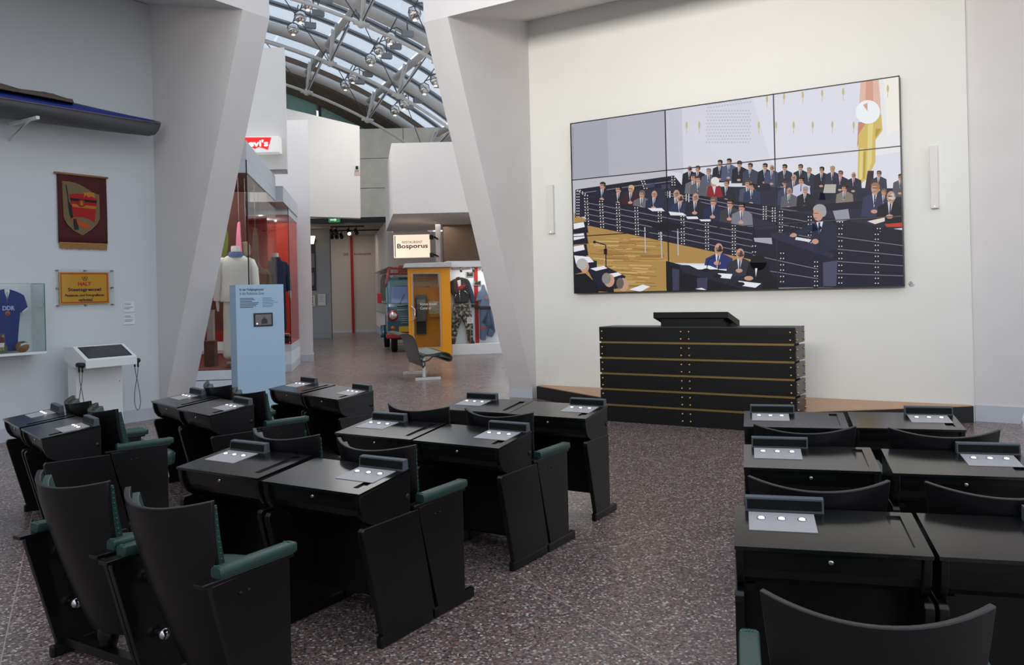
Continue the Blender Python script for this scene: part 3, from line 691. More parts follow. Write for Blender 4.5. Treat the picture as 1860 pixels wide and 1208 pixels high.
# acrylic sign
sg = thing('border_sign', 'yellow border warning sign behind a clear sheet on standoffs', 'sign', (XL, 6.15, 1.8))
B().box(XL+.022, XL+.028, 5.82, 6.479, 1.622, 2.032).build('sign_board', mat('sign_yellow', 'd39a2c', .5), sg)
b = B()
for a, c, e, f in ((5.835, 6.464, 2.005, 2.018), (5.835, 6.464, 1.636, 1.649), (5.835, 5.848, 1.649, 2.005), (6.451, 6.464, 1.649, 2.005)): b.box(XL+.028, XL+.0285, a, c, e, f)
b.build('red_border', mat('sign_red', 'b4341e', .5), sg)
ac = B(); ac.box(XL+.036, XL+.041, 5.775, 6.545, 1.588, 2.068).build('clear_sheet', glass_mat('acrylic', (.96, .97, .97), .35), sg)
for yy in (5.795, 6.16, 6.525):
    for zz in (1.605, 1.828, 2.05):
        if (yy, zz) != (6.16, 1.828): B().disc((XL+.0005, yy, zz), (1, 0, 0), .010, .05, 10).build('standoff', steel, sg)
UY, UZ = (0, 1, 0), (0, 0, 1)
def lt(body, m, par, y0, y1, z0, z1, x, **k): text(body, m, par, (x, y0, z0), UY, UZ, y1-y0, z1-z0, **k)
xx = XL+.0288
lt('HALT', mat('sign_red_print', 'b8262a', .5), sg, 6.06, 6.235, 1.856, 1.904, xx, bold=.03)
lt('Staatsgrenze!', darktxt, sg, 5.925, 6.37, 1.775, 1.83, xx, bold=.03)
lt('Passieren und Fotografieren', darktxt, sg, 5.89, 6.41, 1.708, 1.752, xx, bold=.025)
lt('verboten!', darktxt, sg, 6.06, 6.25, 1.655, 1.698, xx, bold=.025)
b = B()
for s_ in (-1, 1):
    b.tube([(xx, 6.15+s_*(.034*math.sin(a)), 1.955-.03*math.cos(a)) for a in [i*.3 for i in range(9)]], .004, 5)
b.tube([(xx, 6.15, 1.975), (xx, 6.138, 1.94)], .003, 5).tube([(xx, 6.15, 1.975), (xx, 6.162, 1.94)], .003, 5).tube([(xx, 6.136, 1.955), (xx, 6.164, 1.955)], .003, 5)
b.build('wreath_emblem', mat('wreath_print', '5a4a24', .6), sg)
# small labels
for z0, z1, lab in ((1.497, 1.632, 'upper of two small white text labels right of the yellow sign'), (1.328, 1.462, 'lower of two small white text labels right of the yellow sign')):
    l_ = thing('text_label', lab, 'label', (XL, 6.77, z0), 0, 'white object labels on the left wall')
    B().box(XL+.0005, XL+.012, 6.693, 6.851, z0, z1).build('plate', whitep, l_, bevel=.001)
    rr = random.Random(z0); b = B()
    for k, q in enumerate((.88, .8, .72, .5, .43, .36, .29)):
        zz = z0+(z1-z0)*q; b.box(XL+.012, XL+.0125, 6.703, 6.703+rr.uniform(.08, .135), zz-.0022, zz+.0022)
    b.build('print_lines', mat('label_print', '77787c', .7), l_)

# kayak on brackets
ky = thing('kayak', 'blue-decked grey folding kayak hung high on the left wall', 'boat', (-10.1, 5.5, 3.83))
st = [(7.06, .004, 4.03, 4.045, 4.05), (7.03, .02, 3.95, 4.045, 4.065), (6.97, .04, 3.88, 4.04, 4.075), (6.88, .065, 3.85, 4.03, 4.08), (6.6, .12, 3.838, 4.01, 4.085), (6.2, .18, 3.83, 3.99, 4.10), (5.7, .235, 3.825, 3.975, 4.125), (5.1, .275, 3.82, 3.96, 4.13), (4.4, .29, 3.82, 3.955, 4.12), (3.6, .27, 3.82, 3.96, 4.10), (2.6, .15, 3.84, 4.0, 4.08), (1.9, .01, 4.0, 4.05, 4.06)]
PC = -10.13
b = B(); b.smooth = True
b.loft([[(PC-h, q, g), (PC-h*.96, q, g*.45+k*.55), (PC-h*.6, q, k+.012), (PC, q, k), (PC+h*.6, q, k+.012), (PC+h*.96, q, g*.45+k*.55), (PC+h, q, g)] for q, h, k, g, r_ in st], closed=False)
o = b.build('hull', mat('kayak_hull', '4c4e52', .55, noise=.1), ky); md = o.modifiers.new('solid', 'SOLIDIFY'); md.thickness = .006
b = B(); b.smooth = True
b.loft([[(PC+h, q, g+.002), (PC+h*.5, q, (g+r_)/2+.01), (PC, q, r_), (PC-h*.5, q, (g+r_)/2+.01), (PC-h, q, g+.002)] for q, h, k, g, r_ in st[2:-1]], closed=False)
o = b.build('deck', mat('kayak_deck', '1f3485', .6, noise=.08), ky); md = o.modifiers.new('solid', 'SOLIDIFY'); md.thickness = .006
b = B(); b.ball((PC, 7.0, 4.05), .045, 10, 6, (.9, 1.4, .55)); b.build('bow_cap', mat('bow_cap', '6b6a64', .6), ky)
b = B(); b.tube([(PC+h+.003, q, g) for q, h, k, g, r_ in st[2:-1]], .006, 6); b.build('gunwale', mat('gunwale_rope', '7b6d62', .6), ky)
b = B(); b.smooth = True; rr = random.Random(2); rg = []
for i, q in enumerate([5.80, 5.74, 5.6, 5.45, 5.3, 5.15, 5.0, 4.8, 4.5, 4.1]):
    w_ = .17+.05*min(1, i/3) if i else .05
    rg.append([(PC+w_*c_, q, 4.07+[0, .05, .09, .115, .125, .115, .09, .05, 0][j]*(.25 if i == 0 else .75+.2*math.sin(i*1.7+j)+rr.uniform(-.1, .1)) - (.02 if i == 0 else 0)) for j, c_ in enumerate((1.1, .95, .7, .35, 0, -.35, -.7, -.95, -1.1))])
b.loft(rg, closed=False); o = b.build('spray_cover', mat('spray_cover', '5c5249', .9, noise=.3, nscale=10, bump=.3, bscale=25), ky); md = o.modifiers.new('solid', 'SOLIDIFY'); md.thickness = .012
b = B()
for j in range(6): b.ball((PC+.185+.01*j*0, 5.74-.14*j, 4.075), .009, 8, 6)
b.build('buckles', steel, ky)
for q in (5.27, 3.0): 
    br_ = thing('wall_bracket', 'white angled wall bracket under the kayak near the picture edge' if q > 4 else 'white wall bracket under the rear of the kayak, outside the picture', 'bracket', (XL, q, 3.75), 0)
    B().box(XL+.0005, -9.86, q-.02, q+.02, 3.785, 3.822).build('arm', whitep, br_, bevel=.002)
    B().hexa([(XL+.0005, q-.012, 3.60), (XL+.0005, q-.012, 3.64), (-10.05, q-.012, 3.785), (-10.1, q-.012, 3.785)], [(XL+.0005, q+.012, 3.60), (XL+.0005, q+.012, 3.64), (-10.05, q+.012, 3.785), (-10.1, q+.012, 3.785)]).build('strut', whitep, br_)

# glass wall case with jersey and ball
glass = glass_mat('case_glass', (.95, .975, .97), .5)
gedge = mat('glass_edge', '4f7d72', .2)
CXF = -10.2
vc_ = thing('wall_case', 'glass wall case at the left edge holding a blue jersey and a ball', 'showcase', (XL, 4.9, 1.04))
B().box(XL+.0005, CXF+.005, 4.2, 5.49, 1.037, 1.066).build('shelf', whitep, vc_, bevel=.002)
B().box(XL+.001, XL+.03, 4.2, 5.33, 1.068, 1.875).build('back_board', mat('case_back', 'd2d6dc', .6), vc_)
B().box(CXF-.006, CXF, 4.2, 5.485, 1.0665, 1.88).build('front_pane', glass, vc_)
B().box(XL+.001, CXF-.0065, 5.479, 5.485, 1.0665, 1.88).build('side_pane', glass, vc_)
b = B(); b.box(CXF-.0062, CXF+.0008, 5.478, 5.4862, 1.0665, 1.88).box(CXF-.006, CXF+.0006, 4.2, 5.477, 1.8802, 1.884).box(XL+.03, CXF-.007, 5.479, 5.4855, 1.8802, 1.884)
b.build('glass_edges', gedge, vc_)
B().box(XL+.03, XL+.045, 5.05, 5.075, 1.84, 1.852).build('clip', steel, vc_)
Z7 = (7.545, 0, 500); JX = XL+.06
jr = thing('jersey', 'blue football jersey lettered DDR inside the glass wall case', 'jersey', (JX, 5.0, 1.07))
def jp(pts, x0, x1, name, m, bevel=0):
    P = [onx(x/7.545, y/7.545+500, JX) for x, y in pts]
    o = B().hexa([Vector((x0, p.y, p.z)) for p in P], [Vector((x1, p.y, p.z)) for p in P]).build(name, m, jr, bevel=bevel)
    return o
blue = mat('jersey_blue', '1d2f78', .8, noise=.12, nscale=14, bump=.25, bscale=18)
half = [(75, 300), (95, 190), (180, 215), (260, 250), (305, 280), (340, 385), (355, 445), (275, 505), (255, 500), (240, 640), (222, 860), (220, 1035)]
mir = [(130-x, y) for x, y in half[::-1]]
jp(half+mir, JX, JX+.05, 'shirt', blue, .012)
for f in (lambda x: x, lambda x: 130-x):
    jp([(f(x), y) for x, y in [(342, 440), (357, 448), (357, 462), (276, 515), (270, 500)]], JX-.002, JX+.054, 'cuff', mat('jersey_trim', 'd6d6da', .7), .004)
    jp([(f(x), y) for x, y in [(60, 178), (98, 190), (100, 225), (66, 330), (20+45, 380), (65, 345), (72, 250)]], JX+.01, JX+.056, 'collar', mat('jersey_trim', 'd6d6da', .7), .003)
p0_, p1_ = onx(4/7.545, 500+485/7.545, JX), onx(172/7.545, 500+485/7.545, JX)
text('DDR', mat('jersey_print', 'aab4d4', .7), jr, (JX+.051, p0_.y, p0_.z), UY, UZ, p1_.y-p0_.y, .055, bold=.04)
p = onx(75/7.545, 500+525/7.545, JX); b = B(); b.disc((JX+.05, p.y, p.z), (1, 0, 0), .028, .003, 18); b.build('crest', mat('crest_orange', 'c9621e', .6), jr)
b = B(); b.box(JX+.053, JX+.055, p.y-.014, p.y+.014, p.z-.016, p.z-.008).box(JX+.053, JX+.055, p.y-.012, p.y-.004, p.z-.008, p.z+.014).box(JX+.053, JX+.055, p.y+.004, p.y+.012, p.z-.008, p.z+.01); b.build('crest_print', mat('crest_dark', '7a2414', .6), jr)
q = onx(40.4, 622, -10.3); R_ = .066
bl = thing('ball', 'brown, white and dark blue leather ball on the case shelf', 'ball', (-10.3, q.y, 1.066))
b = B(); b.ball((-10.3, q.y, 1.066+R_), R_, 24, 16, (1, 1.12, 1)); b.build('leather_panels', mat('ball_brown', '8a5f38', .5, bump=.15, bscale=60), bl)
def band(z0, z1, m, name):
    b = B(); b.smooth = True; rings = []
    for zz in (z0, (z0+z1)/2, z1):
        a = math.asin(zz); rings.append([(-10.3+R_*1.012*math.cos(a)*math.cos(2*math.pi*k/24), q.y+R_*1.133*math.cos(a)*math.sin(2*math.pi*k/24), 1.066+R_+R_*1.012*math.sin(max(-1.5, min(1.5, a+.22*math.sin(2*math.pi*k/24*2+1.2))))) for k in range(24)])
    b.loft(rings, True, False); b.build(name, m, bl)
band(.22, .58, mat('ball_white', 'd8d2c4', .5), 'white_panel'); band(.56, .93, mat('ball_blue', '2c3550', .5), 'blue_panel')
ph = thing('standing_photo', 'colour cut-out photo of footballers standing before the jersey', 'photo', (-10.27, 4.9, 1.066))
def pp_(pts, x, m, name):
    P = [onx(a/7.545, b_/7.545+500, x) for a, b_ in pts]; B().hexa(P, [v+Vector((.003, 0, 0)) for v in P]).build(name, m, ph)
pp_([(-60, 800), (60, 800), (70, 870), (75, 950), (100, 975), (102, 1062), (-60, 1062)], -10.29, mat('photo_board', '4a5648', .6), 'photo_board')
pp_([(-60, 985), (90, 975), (100, 1060), (-60, 1060)], -10.287, mat('photo_grass', '3f6a35', .6), 'print_grass')
pp_([(-10, 930), (60, 925), (55, 985), (-10, 990)], -10.284, mat('photo_white', 'd9d9da', .6), 'print_shorts')
pp_([(-15, 850), (40, 850), (62, 900), (60, 930), (-12, 930)], -10.284, mat('photo_maroon', '5a2230', .6), 'print_shirt')
pp_([(25, 820), (55, 815), (60, 848), (30, 852)], -10.284, mat('photo_skin', 'b58a70', .6), 'print_head')
pp_([(0, 985), (18, 985), (22, 1040), (5, 1040)], -10.281, mat('photo_skin', 'b58a70', .6), 'print_leg'); pp_([(30, 985), (48, 985), (56, 1030), (40, 1035)], -10.281, mat('photo_skin', 'b58a70', .6), 'print_leg')

# touchscreen stand
ks = thing('touchscreen_stand', 'white touchscreen stand with slanted dark screen and hanging earpiece cords', 'stand', (-10.2, 6.08, 0))
B().box(-10.29, -10.105, 5.79, 6.40, 0, .94).build('body', whitep, ks, bevel=.004)
B().prism_y([(-10.29, .94), (-10.29, 1.095), (-10.08, 1.10), (-9.80, .94), (-9.80, .84), (-10.105, .85)], 5.742, 6.416).build('head', whitep, ks, bevel=.004)
def slant(p, off): # p -10.08..-9.8
    return 1.10-(p+10.08)/.28*.16+off
b = B(); b.hexa([(-10.06, 5.79, slant(-10.06, .0005)), (-9.83, 5.79, slant(-9.83, .0005)), (-9.83, 6.37, slant(-9.83, .0005)), (-10.06, 6.37, slant(-10.06, .0005))], [(-10.06, 5.79, slant(-10.06, .003)), (-9.83, 5.79, slant(-9.83, .003)), (-9.83, 6.37, slant(-9.83, .003)), (-10.06, 6.37, slant(-10.06, .003))])
b.build('screen_frame', mat('screen_bezel', '131316', .3), ks)
b = B(); b.hexa([(-10.05, 5.805, slant(-10.05, .003)), (-9.84, 5.805, slant(-9.84, .003)), (-9.84, 6.355, slant(-9.84, .003)), (-10.05, 6.355, slant(-10.05, .003))], [(-10.05, 5.805, slant(-10.05, .0036)), (-9.84, 5.805, slant(-9.84, .0036)), (-9.84, 6.355, slant(-9.84, .0036)), (-10.05, 6.355, slant(-10.05, .0036))])
b.build('touchscreen', mat('touch_glass', '3a3a3e', .12), ks)
B().disc((-10.104, 6.36, .62), (1, 0, 0), .006, .002, 10).build('keyhole', darkmetal, ks)
for yy, s_ in ((5.742, -1), (6.416, 1)):
    h = B().disc((-9.93, yy+s_*.028, .885), (1, 0, 0), .03, .115, 14).build('earpiece_holder', mat('holder_black', '1b1b1d', .5), ks)
    b = B(); b.tube([(-9.90, yy+s_*.03, .86), (-9.90, yy+s_*.03, .80)], .011, 8).tube([(-9.83, yy+s_*.03, .86), (-9.83, yy+s_*.03, .80)], .011, 8); b.build('earpiece', mat('holder_black', '1b1b1d', .5), h)
    pts = []
    for i in range(41):
        a = i/40*2*math.pi
        pts.append((-9.865+.045*math.sin(a)*(1 if True else 1)+.035*math.sin(2*a)*.9, yy+s_*.03+.004*math.cos(a), .51-.30*math.cos(a)))
    b = B(); b.tube([(-9.90, yy+s_*.03, .80), (-9.885, yy+s_*.034, .70), (-9.845, yy+s_*.034, .58), (-9.81, yy+s_*.034, .45), (-9.80, yy+s_*.034, .35), (-9.825, yy+s_*.034, .27), (-9.865, yy+s_*.034, .245), (-9.905, yy+s_*.034, .27), (-9.93, yy+s_*.034, .35), (-9.92, yy+s_*.03, .45), (-9.885, yy+s_*.028, .58), (-9.845, yy+s_*.028, .70), (-9.83, yy+s_*.03, .80)], .0045, 6)
    b.build('cord', mat('cord_grey', '55524f', .5), h)
# ------------------------------------------------------------------ info stele and the large clothes case in the passage
T3 = math.radians(21-17)                     # stele front turned toward the room
def frame(ox, oy, ang): return CAMF @ Matrix.Translation((ox, oy, 0)) @ Matrix.Rotation(ang, 4, 'Z')
F = frame(*(px(428.7, 560, 11.3).xy), math.radians(37))
lc = F @ Vector((.32, .1, 0))
stl = thing('info_stele', 'light blue upright info stele with text and small video tablet', 'stele', lc)
sky = mat('stele_blue', 'a6c3da', .55)
z1 = px(428.7, 517.5, 11.3).z
B(F).box(0, .67, 0, .25, 0, z1).build('body', sky, stl, bevel=.002)
fx = F.to_3x3() @ Vector((1, 0, 0))
def st_text(s_, m, u0, u1, v0, v1, **k): text(s_, m, stl, (u0, -.0005, v0), (1, 0, 0), (0, 0, 1), u1-u0, v1-v0, frame=F, **k)
st_text('In der Fu\u00dfg\u00e4ngerzone', mat('stele_dark', '25323e', .6), .055, .385, z1-.092, z1-.048, bold=.012)
st_text('In the Pedestrian Zone', mat('stele_mid', '55707f', .6), .055, .39, z1-.138, z1-.098)
b = B(F); c = B(F); rr = random.Random(4)
for k in range(7):
    z = z1-.185-.0205*k
    b.box(.055, .055+rr.uniform(.16, .27), -.0015, 0, z-.004, z+.004); c.box(.365, .365+rr.uniform(.12, .245), -.0015, 0, z-.003, z+.003)
b.build('print_lines', mat('stele_dark', '25323e', .6), stl); c.build('print_lines', mat('stele_mid', '55707f', .6), stl)
tb = B(F).box(.235, .505, -.012, 0, z1-.575, z1-.39).build('tablet', mat('tablet_black', '0e1013', .35), stl, bevel=.008)
B(F).box(.258, .482, -.0135, -.012, z1-.555, z1-.41).build('tablet_screen', mat('tablet_grey', '5c5a60', .3, emit=.25), tb)
b = B(F); b.hexa([(.34, -.0145, z1-.54), (.425, -.0145, z1-.54), (.425, -.0145, z1-.485), (.405, -.0145, z1-.465), (.36, -.0145, z1-.465), (.34, -.0145, z1-.49)], [(x, -.0137, z) for x, z in ((.34, z1-.54), (.425, z1-.54), (.425, z1-.485), (.405, z1-.465), (.36, z1-.465), (.34, z1-.49))]).build('figure_print', mat('fig_dark', '34333a', .5), tb)
b = B(F); b.disc((.382, -.0137, z1-.445), (0, -1, 0), .018, .0008, 12); b.build('face_print', mat('fig_face', '8a6258', .5), tb)
b = B(F); b.disc((.28, -.0137, z1-.535), (0, -1, 0), .013, .0008, 14); b.build('play_button', mat('play_white', 'e8e8ea', .4, emit=.5), tb)

ang = math.atan2(.168, 1)
FC = frame(px(455, 600, 13.3).x, 13.3, ang)   # x right, y into the depth, along the long glass side
pv = FC @ Vector((-1, 2, 0))
cs = thing('display_case', 'tall grey-framed glass case with dressed mannequins on red floor, behind the stele', 'showcase', pv)
fra = mat('case_frame', 'b9bdc3', .5); pltm = mat('case_plinth', 'cfd5dc', .5); rd = mat('case_red', 'b02a12', .6, noise=.08)
brn = mat('case_brown', '4a2018', .7); tint = glass_mat('case_glass_big', (.93, .94, .94), .28)
FZ, GZ, TZ, HZ = .52, 3.63, 3.84, 4.15
V2X, V2Y0, V2Y1 = .13, 5.35, 7.6
B(FC).box(-2.3, 0, 0, 4.1, .12, FZ-.16).box(-2.25, -.04, .04, 4.1, 0, .1195).build('plinth', pltm, cs, bevel=.003)
B(FC).box(-2.3, 0, 0, 4.1, FZ-.148, FZ).build('plinth_top', pltm, cs, bevel=.003)
B(FC).box(-2.3, -.001, 4.1, V2Y0, .0, FZ).build('plinth_link', fra, cs)
B(FC).box(-1.2, V2X, V2Y0, V2Y1, .0, .16).build('plinth_foot', fra, cs)
B(FC).box(-1.2, V2X, V2Y0, V2Y1, .16, .44).build('plinth', pltm, cs)
B(FC).box(-1.2, V2X, V2Y0, V2Y1, .442, .6).build('plinth_top', fra, cs)
B(FC).box(-2.3, 0, 0, 4.1, TZ, HZ).build('fascia', fra, cs, bevel=.004)
B(FC).box(-2.3, V2X+.02, 4.1, V2Y1, 3.62, 3.95).build('fascia', fra, cs, bevel=.004)
B(FC).box(-2.28, -.02, .02, 4.1, TZ-.02, TZ-.0005).build('ceiling_panel', brn, cs)
for k in range(3):
    B(FC).box(-.012, -.002, .004+4.09/3*k, 4.09/3*(k+1), FZ, GZ).build('side_pane', tint, cs)
B(FC).box(-2.3, -.013, .0, .01, FZ, GZ).build('front_pane', tint, cs)
B(FC).box(-2.3, 0, 0, .012, GZ+.004, TZ-.001).build('transom', fra, cs); B(FC).box(-.012, 0, .0125, 4.1, GZ+.004, TZ-.001).build('transom', fra, cs)
B(FC).box(-.016, .002, -.002, .014, FZ, TZ).build('corner_seal', mat('seal_black', '101214', .4), cs)
b = B(FC); b.box(-2.3, .0005, -.003, .0, GZ, GZ+.0035).box(.0005, .003, 0, 4.1, GZ, GZ+.0035); b.build('seal', mat('seal_black', '101214', .4), cs)
B(FC).box(V2X-.012, V2X, V2Y0+.01, V2Y1, .6, 3.47).build('side_pane', tint, cs)
B(FC).box(-.35, V2X-.013, V2Y0, V2Y0+.01, .6, 3.47).build('front_pane', tint, cs)
B(FC).box(V2X-.014, V2X+.002, V2Y0-.002, V2Y0+.012, .6, 3.61).build('corner_seal', mat('seal_black', '101214', .4), cs)
B(FC).box(-1.2, V2X, V2Y0, V2Y1, 3.475, 3.618).build('transom', fra, cs)
B(FC).box(-2.3, -2.25, .03, V2Y1, FZ, TZ-.03).build('red_panel', rd, cs)
B(FC).box(-2.25, V2X-.02, V2Y1-.05, V2Y1, .6, 3.6).build('red_panel', rd, cs)
B(FC).box(-.95, -.35, V2Y0+.15, V2Y0+.19, .6, 3.46).build('red_panel', rd, cs)
B(FC).box(-2.25, -.6, 3.95, 3.99, 1.0, TZ-.03).build('red_panel', brn, cs)
B(FC).box(-1.18, V2X-.014, V2Y0+.012, V2Y1-.055, .6, .612).build('red_floor', rd, cs)
B(FC).box(-2.25, -.02, .012, 4.09, FZ, FZ+.012).build('red_floor', mat('case_floor_brown', '5a2a1a', .6), cs)
for k in range(2): B(FC).prism_x([(V2Y0+.3+.05*k, .72-.2*k+.1), (V2Y0+.3+.05*k, .735-.2*k+.1), (V2Y0+1.0, .62-.1*k+.05), (V2Y0+1.0, .605-.1*k+.05)], -.12, .06).build('floor_label', whitep, cs)

def skin(name, verts, edges, radii, m, parent, Fm, sub=2):
    me_ = D.meshes.new(name); Mx = WM[parent.name].inverted() @ Fm
    me_.from_pydata([Mx @ Vector(v) for v in verts], edges, []); me_.materials.append(m)
    o = D.objects.new(name, me_); COL.objects.link(o); o.parent = parent; WM[o.name] = WM[parent.name]
    md = o.modifiers.new('skin', 'SKIN'); md.use_smooth_shade = True
    for v, r_ in zip(me_.skin_vertices[0].data, radii): v.radius = r_ if isinstance(r_, tuple) else (r_, r_)
    me_.skin_vertices[0].data[0].use_root = True
    s_ = o.modifiers.new('sub', 'SUBSURF'); s_.levels = sub; s_.render_levels = sub
    return o
def mannequin(x, y, z, rz, label, jk, tr, k=1.0, bust=False, extra=None):
    Fm = FC @ Matrix.Translation((x, y, z)) @ Matrix.Rotation(rz, 4, 'Z') @ Matrix.Scale(k, 4)
    m_ = thing('mannequin', label, 'mannequin', Fm @ Vector((0, 0, 0)), 0, 'headless dressed mannequins in the clothes case')
    wm = mat('mannequin_white', 'd8d6d0', .5)
    B(Fm).loft([[(r_*math.cos(a)*1.0, .01+r_*math.sin(a), zz) for a in [2*math.pi*i/14 for i in range(14)]] for zz, r_ in ((1.44, .075), (1.50, .06), (1.56, .056), (1.575, .05))]).build('neck_cap', wm, m_, sharp=50)
    b = B(Fm); b.smooth = True
    b.loft([[(rx*math.cos(t_), ry*math.sin(t_)+.005, zz) for t_ in [2*math.pi*i/20 for i in range(20)]] for zz, rx, ry in ((.85, .20, .135), (.87, .205, .14), (1.0, .192, .13), (1.14, .185, .122), (1.27, .20, .122), (1.36, .198, .112), (1.405, .17, .10), (1.44, .115, .085), (1.465, .075, .07))])
    for s_ in (-1, 1):
        b.tube([(s_*.13, .005, 1.385), (s_*.18, .004, 1.355), (s_*.215, 0, 1.27), (s_*.232, -.008, 1.08), (s_*.236, -.045, .87)], [.055, .068, .066, .058, .052], 12)
    b.build('jacket', jk, m_, sharp=60)
    B(Fm).loft([[((.075+d)*math.cos(a), .01+(.075+d)*math.sin(a), zz) for a in [2*math.pi*i/16 for i in range(16)]] for zz, d in ((1.43, .03), (1.49, .01), (1.50, .002), (1.46, .0))]).build('collar', extra or jk, m_, sharp=50)
    for s_ in (-1, 1):
        skin('hand', [(s_*.236, -.05, .90), (s_*.236, -.07, .80), (s_*.232, -.09, .72)], [(0, 1), (1, 2)], [(.028, .03), (.03, .042), (.015, .025)], wm, m_, Fm, 1)
    if not bust:
        skin('trousers', [(0, 0, .93), (-.09, 0, .84), (-.105, 0, .5), (-.11, .01, .09), (.09, 0, .84), (.105, -.01, .5), (.12, .0, .09)], [(0, 1), (1, 2), (2, 3), (0, 4), (4, 5), (5, 6)], [(.165, .125), (.105, .11), (.085, .09), (.09, .095), (.105, .11), (.085, .09), (.09, .095)], tr, m_, Fm)
        for s_ in (-1, 1):
            skin('shoe', [(s_*.112, .06, .05), (s_*.118, -.04, .045), (s_*.13, -.15, .03)], [(0, 1), (1, 2)], [(.045, .045), (.045, .04), (.035, .025)], mat('shoe_leather', '8a8378', .5), m_, Fm, 1)
    else:
        B(Fm).disc((0, 0, 0), (0, 0, 1), .02, .9, 10).disc((0, 0, 0), (0, 0, 1), .16, .015, 20).build('stand', steel, m_)
    return m_
cloth = lambda n, c_, **k: mat(n, c_, .85, bump=.3, bscale=22, **k)
mannequin(-.27, .46, FZ+.012, math.pi+.15, 'mannequin in a white suit turned away, behind the front pane', cloth('white_suit', 'd6d3ca'), cloth('white_trouser', 'cfccc2'), 1.25, extra=cloth('blue_collar', '4f6488', noise=.4, nscale=60))
m2 = mannequin(-.32, 3.35, FZ+.012+.18, .5, 'mannequin in a brown leather jacket with red scarf behind the side glass', cloth('brown_leather', '6b4a30'), cloth('dark_trouser', '2c2624'), 1.06, extra=cloth('red_scarf', '9a2a30', noise=.4, nscale=30))
m3 = mannequin(-.22, V2Y0+.55, .612+.12, .6, 'mannequin in a dark navy suit at the far red end of the case', cloth('navy_cloth', '1e2742'), cloth('navy_trouser', '1b2238'), 1.22)
for m_, x, y, z0, z1_ in ((m2, -.32, 3.35, FZ+.012, .18), (m3, -.22, V2Y0+.55, .612, .12)):
    s_ = thing('mannequin_riser', 'low dark plinth under the brown-jacketed mannequin' if m_ is m2 else 'low dark plinth under the navy-suited mannequin', 'plinth', FC @ Vector((x, y, z0)))
    B(FC).box(x-.27, x+.27, y-.27, y+.27, z0, z0+z1_).build('block', mat('riser_brown', '3a1c14', .6), s_, bevel=.004)
# garments hung in the case
def garment(name, label, pts, y, m, th=.05, cat='garment', k=None):
    P = [Vector((x, y, z)) for x, z in pts]; c_ = sum(P, Vector())/len(P)
    g_ = thing(name, label, cat, FC @ c_)
    b = B(FC); b.hexa(P, [p+Vector((0, th, 0)) for p in P]); o = b.build('cloth', m, g_, bevel=.018, seg=3)
    return g_
def ys(x, y, dep):                            # photo point at depth dep inside the case frame
    v = FC.inverted() @ CAMF @ px(x, y, dep); return v.x, v.z
def gp(pts, dep): return [ys(x, y, dep) for x, y in pts]
yv = lambda dep: (FC.inverted() @ CAMF @ px(440, 500, dep)).y
g = garment('pink_dress', 'narrow pink dress hanging above the white suit', gp([(431, 404), (436, 402), (438, 440), (440, 462), (428, 462), (429, 430)], 15.1), yv(15.1), cloth('pink_cloth', 'd87fa0'))
wire = mat('hanging_wire', '9a9a9a', .4)
def hang(g_, x, y, dep, top=TZ-.021):
    a, z = ys(x, y, dep); B(FC).tube([(a, yv(dep)+.02, z-.02), (a, yv(dep)+.02, top)], .004, 5).build('wire', wire, g_)
hang(g, 433.5, 404, 15.1)
g = garment('green_coat', 'yellow-green coat hanging at the pillar edge of the case', gp([(404, 408), (412, 410), (416, 430), (413, 470), (398, 472), (399, 430)], 15.4), yv(15.4), cloth('green_cloth', '5e6b2e'), .08); hang(g, 408, 410, 15.4)
g = garment('silver_blouse', 'crumpled silver-gold blouse hanging beside the pink dress', gp([(437, 440), (448, 438), (454, 447), (455, 462), (446, 468), (438, 460)], 15.2), yv(15.2), mat('silver_cloth', '8f8468', .4, noise=.4, nscale=25, bump=.4, bscale=25), .09); hang(g, 446, 441, 15.2)
g = garment('patterned_dress', 'long brown patterned dress hanging inside the side glass', gp([(458, 428), (461, 413), (464, 412), (468, 428), (469, 470), (471, 520), (457, 522), (457, 470)], 16.0), yv(16.0), mat('pattern_cloth', '6e5238', .85, noise=.6, nscale=40, bump=.3, bscale=30), .07); hang(g, 462.5, 415, 16.0)
def block(name, label, cat, x0, x1, y0, y1, z0, z1_, m):
    t_ = thing(name, label, cat, FC @ Vector(((x0+x1)/2, (y0+y1)/2, z0))); B(FC).box(x0, x1, y0, y1, z0, z1_).build('box', m, t_, bevel=.004); B(FC).box(x0-.006, x1+.006, y0-.006, y1+.006, z1_, z1_+.02).build('lid', m, t_); return t_
a0 = ys(377, 600, 14.2); a1 = ys(395, 600, 14.2)
block('cardboard_box', 'brown box standing on the case floor beside the pillar', 'box', a0[0], a1[0], .7, 1.0, FZ+.012, ys(380, 620, 14.2)[1], mat('box_brown', '4c2a18', .7))
a0 = ys(381, 600, 14.9); a1 = ys(392, 600, 14.9)
block('magazine_stack', 'pale stack behind the brown box in the clothes case', 'stack', a0[0], a1[0], 1.5, 1.7, FZ+.012, ys(380, 565, 14.9)[1], mat('paper_pale', '8d8580', .7))
def lamp(name, loc, power, col, r_=.025, kind='POINT'):
    l = D.lights.new(name, kind); l.energy = power; l.color = col; l.shadow_soft_size = r_
    o = D.objects.new(name, l); COL.objects.link(o); o.location = loc; return o
lamp('case_lamp', FC @ Vector((-1.0, 1.2, 3.79)), 60, (1, .93, .85)); lamp('case_lamp', FC @ Vector((-.7, .25, 3.79)), 55, (1, .95, .9)); lamp('case_lamp', FC @ Vector((-.6, V2Y0+1.1, 3.44)), 40, (1, .9, .8)); lamp('case_lamp', FC @ Vector((-1.2, 2.9, 3.79)), 50, (1, .9, .8))  # the one by the front pane is added, replacing room light on the suit
